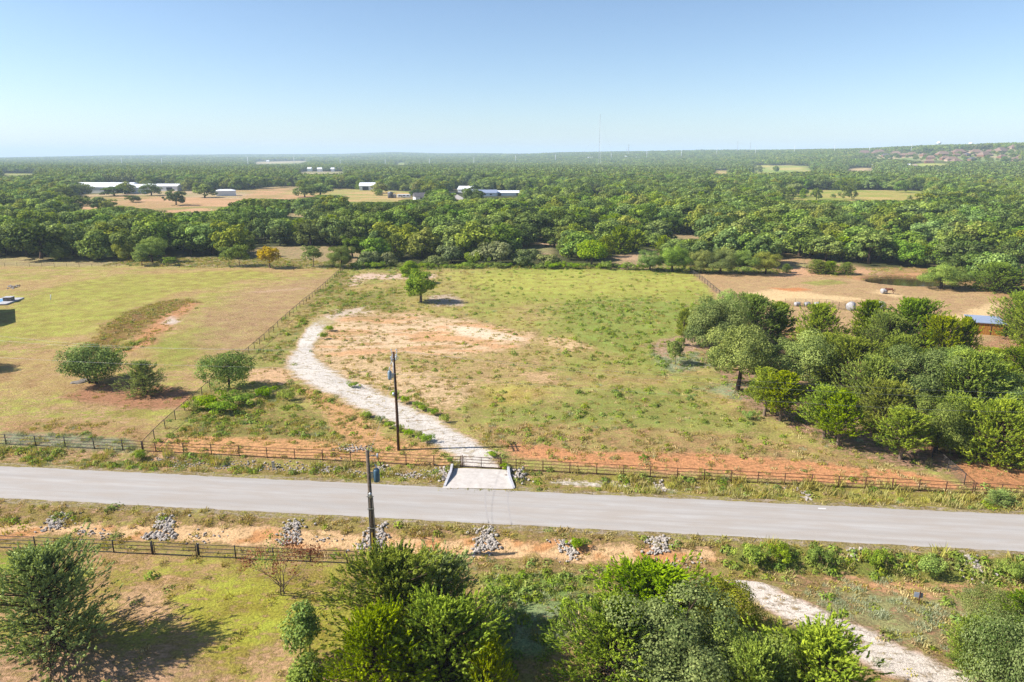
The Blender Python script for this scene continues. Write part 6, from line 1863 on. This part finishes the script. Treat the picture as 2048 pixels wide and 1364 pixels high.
for i in fi:                                   # the ones that stand foremost in their column
    c = int(PXc[i] // 30)
    if c not in cols: cols[c] = i; edge_idx.add(i)
bysegfront = {}
for i in sorted(edge_idx, key=lambda i: PXc[i]):
    bysegfront.setdefault(seg_of(PXc[i]), []).append(i)
labs, rowof, seen = {}, {}, {}
for i in fi:
    c = int(PXc[i] // 30); seen[c] = seen.get(c, 0) + 1; rowof[i] = min(seen[c], 4)
ROWN = {1: 'front edge', 2: 'second row', 3: 'third row', 4: 'deeper part'}
grp_ = {}
for i in sorted(fi, key=lambda i: PXc[i]):
    grp_.setdefault((TONE[kind[i]], rowof[i], seg_of(PXc[i])), []).append(i)
for (tn_, rw, sg_), lst in grp_.items():
    for k, i in enumerate(lst):
        labs[i] = f'{tn_}, {ROWN[rw]} of the wood {sg_}' + (f', {ORD[k]} from left' if len(lst) > 1 and k < 20 else '')
for i in fi:
    key = MID[kind[i]]
    lab = labs[i]
    plant(key, (X[i], Y[i], Zb[i]), lab, H1[i], wid[i], rz[i], CE if kind[i] >= 8 else 'oak_tree', 'tree', 'trees of the wood beyond the fields')

# the rest of the woods: one mass
def low_patch(name, seed, size, ntree, leaf, mats):
    rng = R_(seed); P, Nn, Tn, sz, mi = [], [], [], [], []
    g = int(math.sqrt(ntree)) + 1
    for i in range(g):
        for j in range(g):
            c = np.array([(i + .5 + rng.uniform(-.45, .45)) / g - .5, (j + .5 + rng.uniform(-.45, .45)) / g - .5]) * size
            h = rng.uniform(6, 11.5); r = h * rng.uniform(.45, .62)
            tone = np.clip(rng.normal(.45, .2), 0, 1); mid = rng.choice(len(mats))
            d = spread(13, rng); d = d[d[:, 2] > -.35]
            for q in d:
                cc = np.array([c[0], c[1], h * .55]) + q * np.array([r * .72, r * .72, h * .36]) * rng.uniform(.8, 1.15)
                k = 7
                qq = unit(rng.normal(0, 1, (k, 3)) + q * .7 + np.array([0, 0, .3]))
                P.append(cc + qq * r * .34); Nn.append(unit(qq + rng.normal(0, .3, qq.shape)))
                Tn.append(np.clip(tone + rng.normal(0, .13, k), 0, 1)); sz.append(leaf * rng.uniform(.7, 1.3, k)); mi.append(np.full(k, mid))
    P, Nn, Tn, sz, mi = map(np.concatenate, (P, Nn, Tn, sz, mi))
    V, F = leaf_quads(P, Nn, rng.normal(0, 1, P.shape), sz * 1.2, sz)
    return make_mesh(name, V, F, mats, {'tint': np.repeat(Tn, 4)}, midx=mi)

def gn_scatter(name, pts, rzs, scl, idx, meshes, label):
    """ONE object: points carrying a turn, a size and the kind of plant that stands there"""
    me = bpy.data.meshes.new(name); n = len(pts)
    me.vertices.add(n); me.vertices.foreach_set('co', np.asarray(pts, np.float32).ravel())
    a = me.attributes.new('turn', 'FLOAT_VECTOR', 'POINT'); a.data.foreach_set('vector', np.column_stack([np.zeros(n), np.zeros(n), rzs]).astype(np.float32).ravel())
    a = me.attributes.new('size', 'FLOAT_VECTOR', 'POINT'); a.data.foreach_set('vector', np.asarray(scl, np.float32).ravel())
    a = me.attributes.new('sort', 'INT', 'POINT'); a.data.foreach_set('value', np.asarray(idx, np.int32))
    o = bpy.data.objects.new(name, me); COL.objects.link(o)
    ng = bpy.data.node_groups.new(name, 'GeometryNodeTree')
    ng.interface.new_socket('Geometry', in_out='INPUT', socket_type='NodeSocketGeometry')
    ng.interface.new_socket('Geometry', in_out='OUTPUT', socket_type='NodeSocketGeometry')
    gi, go = ng.nodes.new('NodeGroupInput'), ng.nodes.new('NodeGroupOutput')
    def attr(nm, ty):
        x = ng.nodes.new('GeometryNodeInputNamedAttribute'); x.data_type = ty; x.inputs['Name'].default_value = nm
        return [s for s in x.outputs if s.enabled and s.name == 'Attribute'][0]
    tn, sz, so = attr('turn', 'FLOAT_VECTOR'), attr('size', 'FLOAT_VECTOR'), attr('sort', 'INT')
    e2r = ng.nodes.new('FunctionNodeEulerToRotation'); ng.links.new(tn, e2r.inputs[0])
    jn = ng.nodes.new('GeometryNodeJoinGeometry')
    for k, m in enumerate(meshes):
        src = bpy.data.objects.new(name + '_kind', m)
        oi = ng.nodes.new('GeometryNodeObjectInfo'); oi.inputs['Object'].default_value = src; oi.inputs['As Instance'].default_value = True
        cp = ng.nodes.new('FunctionNodeCompare'); cp.data_type = 'INT'; cp.operation = 'EQUAL'
        ia = [s for s in cp.inputs if s.enabled and s.name == 'A'][0]; ib = [s for s in cp.inputs if s.enabled and s.name == 'B'][0]
        ng.links.new(so, ia); ib.default_value = k
        ip = ng.nodes.new('GeometryNodeInstanceOnPoints')
        ng.links.new(gi.outputs[0], ip.inputs['Points']); ng.links.new(cp.outputs[0], ip.inputs['Selection'])
        ng.links.new(oi.outputs['Geometry'], ip.inputs['Instance'])
        ng.links.new(e2r.outputs[0], ip.inputs['Rotation']); ng.links.new(sz, ip.inputs['Scale'])
        ng.links.new(ip.outputs[0], jn.inputs[0])
    ng.links.new(jn.outputs[0], go.inputs[0])
    md = o.modifiers.new('scatter', 'NODES'); md.node_group = ng
    return tag(o, label, None, None, 'stuff')

rest = ~isf
mid_meshes = [PROTO[k][1] for k in MID]
wsc = np.array([src_width(m) for m in mid_meshes]); hsc = np.array([_b(m)[1][2] for m in mid_meshes])
pts = [np.column_stack([X, Y, Zb])[rest]]; trn = [rz[rest]]
DEADK = len(mid_meshes) + 7
scl = [np.column_stack([wid / wsc[kind], wid / wsc[kind], H1 / hsc[kind]])[rest]]; idx = [np.where(rng.uniform(0, 1, int(rest.sum())) < .018, DEADK, kind[rest])]
PMATS = [L_WOOD, L_OAK, L_OAK_O, L_OAK_G, L_WOOD]
patches = [low_patch('patch%d' % i, 600 + i, 46, 42, 1.9, PMATS) for i in range(4)] + [low_patch('small_patch%d' % i, 610 + i, 16, 5, 1.7, PMATS) for i in range(3)]
for r0, r1, step, sc, seed, lo_, hi_ in ((930, 1900, 14.0, 1.0, 701, 4, 7), (1850, 4200, 40, 1.0, 702, 0, 4), (4100, 11500, 84, 2.1, 703, 0, 4)):
    x2, y2, rg = wood_points(r0, r1, step, seed, .25)
    k = wood_ok(x2, y2)
    for q_ in ((-.7, 0), (.7, 0), (0, -.7), (0, .7)):
        hs_ = 7 if lo_ == 4 else 20 * sc
        k &= wood_ok(x2 + q_[0] * hs_, y2 + q_[1] * hs_)
    x2, y2 = x2[k], y2[k]
    h0 = np.full(len(x2), 10.5)
    h1, z2, px2, _, _ = clip_heights(x2, y2, h0, (7 if lo_ == 4 else 21 * sc))
    k = (h1 > 3)
    x2, y2, h1, z2 = x2[k], y2[k], h1[k], z2[k]
    pts.append(np.column_stack([x2, y2, z2])); trn.append(rg.uniform(0, 6.28, len(x2)))
    v = rg.uniform(.9, 1.15, len(x2))
    scl.append(np.column_stack([sc * np.ones(len(x2)), sc * np.ones(len(x2)), v * h1 / 10.5 * (1 if sc < 2 else 1.15)])); idx.append(len(mid_meshes) + rg.integers(lo_, hi_, len(x2)))
# yard trees between the houses on the ridge
rs = R_(808); sw = CLEAR_W['suburb_lots']
x2 = rs.uniform(sw[:, 0].min(), sw[:, 0].max(), 4000); y2 = rs.uniform(sw[:, 1].min(), sw[:, 1].max(), 4000)
k = pmask(x2, y2, sw, 1, 1) > .5
hx_ = np.array([b for b in BLD_XY if b[1] > 900])
k &= np.array([np.hypot(hx_[:, 0] - a, hx_[:, 1] - b_).min() > 15 for a, b_ in zip(x2, y2)])
x2, y2 = x2[k][:420], y2[k][:420]
kk = rs.integers(0, 8, len(x2)); hh = rs.uniform(4, 7.5, len(x2))
pts.append(np.column_stack([x2, y2, height(x2, y2)])); trn.append(rs.uniform(0, 6, len(x2))); scl.append(np.column_stack([hh * 1.3 / wsc[kk], hh * 1.3 / wsc[kk], hh / hsc[kk]])); idx.append(kk)
gn_scatter('woodland', np.concatenate(pts), np.concatenate(trn), np.concatenate(scl), np.concatenate(idx), mid_meshes + patches + [PROTO['dead'][0]], 'dense green woods covering the country to the horizon')
print('woodland points', sum(len(p) for p in pts), 'mid', len(X))

# oaks standing in the far pastures
for i, (x, y, t, w_, lb) in enumerate([
    (352, 410, 378, 40, 'lone round oak in the middle of the dry pasture'), (410, 395, 368, 42, 'oak standing left of the small white shed'), (303, 391, 366, 42, 'oak before the low white shed'),
    (250, 388, 362, 36, 'dark oak before the end of the long barn'), (165, 388, 366, 34, 'oak before the left end of the long barn'), (200, 420, 392, 46, 'oak at the near edge of the dry pasture, left of two'), (215, 424, 398, 34, 'leaning oak at the near edge of the dry pasture, right of two'),
    (150, 425, 390, 60, 'broad oak left of the dry pasture'), (230, 392, 372, 50, 'oak before the middle of the long barn'), (640, 392, 366, 50, 'large oak at the right end of the dry pasture'), (610, 394, 368, 44, 'oak at the right end of the dry pasture, left of the large oak'),
    (763, 386, 362, 34, 'dark tree right of the open-fronted barn'), (758, 391, 378, 18, 'small dark conifer in the farm field'), (832, 393, 378, 28, 'round tree beside the caravan'), (880, 402, 386, 34, 'silver-green round tree before the little street'),
    (1590, 392, 366, 46, 'pale round tree at the left end of the hay field'), (1632, 400, 375, 22, 'dark tree within the hay field, left of a small shrub'), (1566, 388, 369, 22, 'dark tree at the far left corner of the hay field'), (1666, 396, 387, 10, 'small shrub alone in the hay field'), (1818, 400, 390, 10, 'small round shrub at the right of the hay field'),
    (1516, 345, 330, 16, 'dark tree in the far green meadow, left of two'), (1552, 344, 331, 12, 'dark tree in the far green meadow, right of two')]):
    k = MID[i % 8] if 'conifer' not in lb else MID[8]
    if 'silver' in lb or 'pale round' in lb: k = 'vine_b'
    T(k, x, y, t, w_, lb, i * 1.1, 'oak_tree' if 'shrub' not in lb else 'shrub', 'tree' if 'shrub' not in lb else 'shrub', 'trees in the far pastures')
for i, (x, y, t, w_, lb) in enumerate([(1430, 505, 462, 46, 'grey dead tree behind the oak row at the pasture corner'), (1905, 505, 470, 36, 'grey bare branches in the wood right of the pond'), (1060, 470, 440, 40, 'grey leafless crown in the middle of the wood'), (1880, 440, 415, 46, 'greyish bare crowns high in the wood on the right')]):
    T('dead', x, y, t, w_, lb, i * 2.1, 'dead_tree')

# ------------------------------------------------------------------ grass and weeds
def tuft(name, seed, n, h, r, w, mat, lean=.5):
    rng = R_(seed)
    a = rng.uniform(0, 6.28, n); rr = r * np.sqrt(rng.uniform(0, 1, n))
    base = np.column_stack([np.cos(a) * rr, np.sin(a) * rr, np.full(n, -.03)])
    hh = h * rng.uniform(.5, 1.15, n); la = rng.uniform(0, 6.28, n); ll = hh * lean * rng.uniform(.2, 1, n)
    tip = base + np.column_stack([np.cos(la) * ll, np.sin(la) * ll, hh])
    sa = rng.uniform(0, 3.14, n); s = np.column_stack([np.cos(sa), np.sin(sa), np.zeros(n)]) * w / 2
    midp = base * .45 + tip * .55 + np.array([0, 0, 1.0]) * (hh * .08)[:, None]
    V = np.stack([base - s, base + s, midp + s * .8, midp - s * .8, tip + s * .1, tip - s * .1], 1).reshape(-1, 3)
    i = np.arange(n)[:, None] * 6
    F = np.concatenate([i + np.array([[0, 1, 2, 3]]), i + np.array([[3, 2, 4, 5]])])
    return make_mesh(name, V, F, [mat], {'tint': np.repeat(rng.uniform(0, 1, n), 6)})
def weed(name, seed, n, h, r, leaf, mat):
    rng = R_(seed)
    q = unit(rng.normal(0, 1, (n, 3))); q[:, 2] = np.abs(q[:, 2])
    P = q * np.array([r, r, h]) * (rng.uniform(.3, 1, n) ** .5)[:, None]
    nn = unit(q + np.array([0, 0, .6]) + rng.normal(0, .4, q.shape))
    V, F = leaf_quads(P, nn, q + rng.normal(0, .5, q.shape), leaf * rng.uniform(.7, 1.5, n), leaf * .55 * rng.uniform(.8, 1.2, n))
    return make_mesh(name, V, F, [mat], {'tint': np.repeat(np.clip(rng.normal(.5, .25, n), 0, 1), 4)})
L_DRY = leaf_mat('dry_grass', (.32, .25, .12), (.58, .47, .24), .25, .35, .02, .8, .1)
L_OLIVE = leaf_mat('olive_grass', (.24, .22, .06), (.46, .41, .13), .28, .35, .025, .8, .1)
L_SAGE = leaf_mat('sage_leaves', (.24, .27, .16), (.45, .48, .31), .2, .25, .015, .8, .1)
L_TALL = leaf_mat('tall_yellow_grass', (.28, .25, .08), (.52, .46, .17), .3, .3, .02, .8, .1)
kinds = [weed('weed', 1, 46, .42, .5, .22, L_WEED), weed('weed_low', 2, 40, .28, .55, .2, L_WEED),
         tuft('dry_tuft', 3, 26, .24, .36, .07, L_DRY, .9), tuft('olive_tuft', 4, 26, .22, .38, .07, L_OLIVE, .9),
         tuft('sage_tuft', 5, 60, .26, .42, .035, L_SAGE, .9), tuft('tall_tuft', 6, 40, .6, .5, .06, L_TALL, .7)]
rng = R_(900)
def scatter_area(x0, x1, y0, y1, n, mult, smul, name, label, cap):
    x = rng.uniform(x0, x1, n); y = rng.uniform(y0, y1, n)
    px, py, _ = proj(x, y, 0 * x)
    k = (px > -60) & (px < 2110) & (py < 1440)
    x, y = x[k], y[k]
    area = (x1 - x0) * (y1 - y0) / n
    _, _, _, w = fields(x, y)
    w = w * area * mult
    cl = np.clip((fbm(x * .5, y * .5, 66, 4, .6) - .34) * 5, .05, 2.0)      # clumping
    w = w * cl[:, None]
    tot = w.sum(1)
    keep = rng.uniform(0, 1, len(x)) < tot
    keep &= np.abs(road_d(x, y)) > ROAD_HALF + .12
    for poly in (DRIVE_W, TRACK_W, APRON_W):
        keep &= ~((pmask(x, y, poly, .1, .2) > .5) & (rng.uniform(0, 1, len(x)) < (.93 if poly is not APRON_W else 1)))
    x, y, w = x[keep], y[keep], w[keep]
    cs = np.cumsum(w, 1) / w.sum(1, keepdims=True)
    typ = (rng.uniform(0, 1, len(x))[:, None] > cs).sum(1)
    sub = rng.uniform(0, 1, len(x))
    idx = np.select([typ == 0, typ == 1, typ == 2], [np.where(sub < .5, 0, 1), np.where(sub < .45, 2, 3), np.full(len(x), 4)], 5)
    s = smul * rng.uniform(.55, 1.35, len(x))
    z = height(x, y)
    print(name, len(x))
    return gn_scatter(name, np.column_stack([x, y, z]), rng.uniform(0, 6.28, len(x)), np.column_stack([s, s, s * rng.uniform(.8, 1.3, len(x))]), idx, kinds, label)
DRIVE_W = wpoly(DRIVE_L + DRIVE_R[::-1]); TRACK_W = wpoly(TRACK_L + TRACK_R[::-1])
APRON_W = wpoly([(905, 934), (1017, 937), (1026, 978), (890, 976)])
scatter_area(-62, 58, 30, 92, 60000, 1.0, 1.0, 'roadside_grass', 'grass tufts and weeds on the verges, ditches and near field', 0)
scatter_area(-130, 125, 92, 232, 110000, 1.1, 1.05, 'field_grass', 'grass tufts and weeds growing across the fields', 0)
# clumps of dry tufts where the driveway meets the road
ex = [(880 + 25 * i, 979.5 + i * .25) for i in range(7)]
P_ = np.array([gp(*p) for p in ex]); n_ = len(P_)
gn_scatter('edge_grass', P_ + rng.normal(0, .06, P_.shape) * np.array([3, 1, 0]), rng.uniform(0, 6, n_), np.column_stack([np.full(n_, 1.5), np.full(n_, .8), np.full(n_, .6)]), np.full(n_, 3), kinds, 'dry grass clumps where the driveway meets the road')

# ------------------------------------------------------------------ haze: the air between here and the horizon
top = max(o.location.z for o in COL.objects if o.get('category') == 'mast') + 0
m = MB(); m.box((0, 8300, 78), (36000, 18800, 200))
hz, nt, out = nodes('haze')
pv = N(nt, 'ShaderNodeVolumePrincipled')
pv.inputs['Color'].default_value = (.64, .80, 1.0, 1)
pv.inputs['Density'].default_value = HAZE
pv.inputs['Anisotropy'].default_value = 0.0
nt.links.new(pv.outputs[0], out.inputs['Volume'])
o = m.build('haze', hz)
tag(o, 'thin blue summer haze over the distant country', None, None, 'stuff')
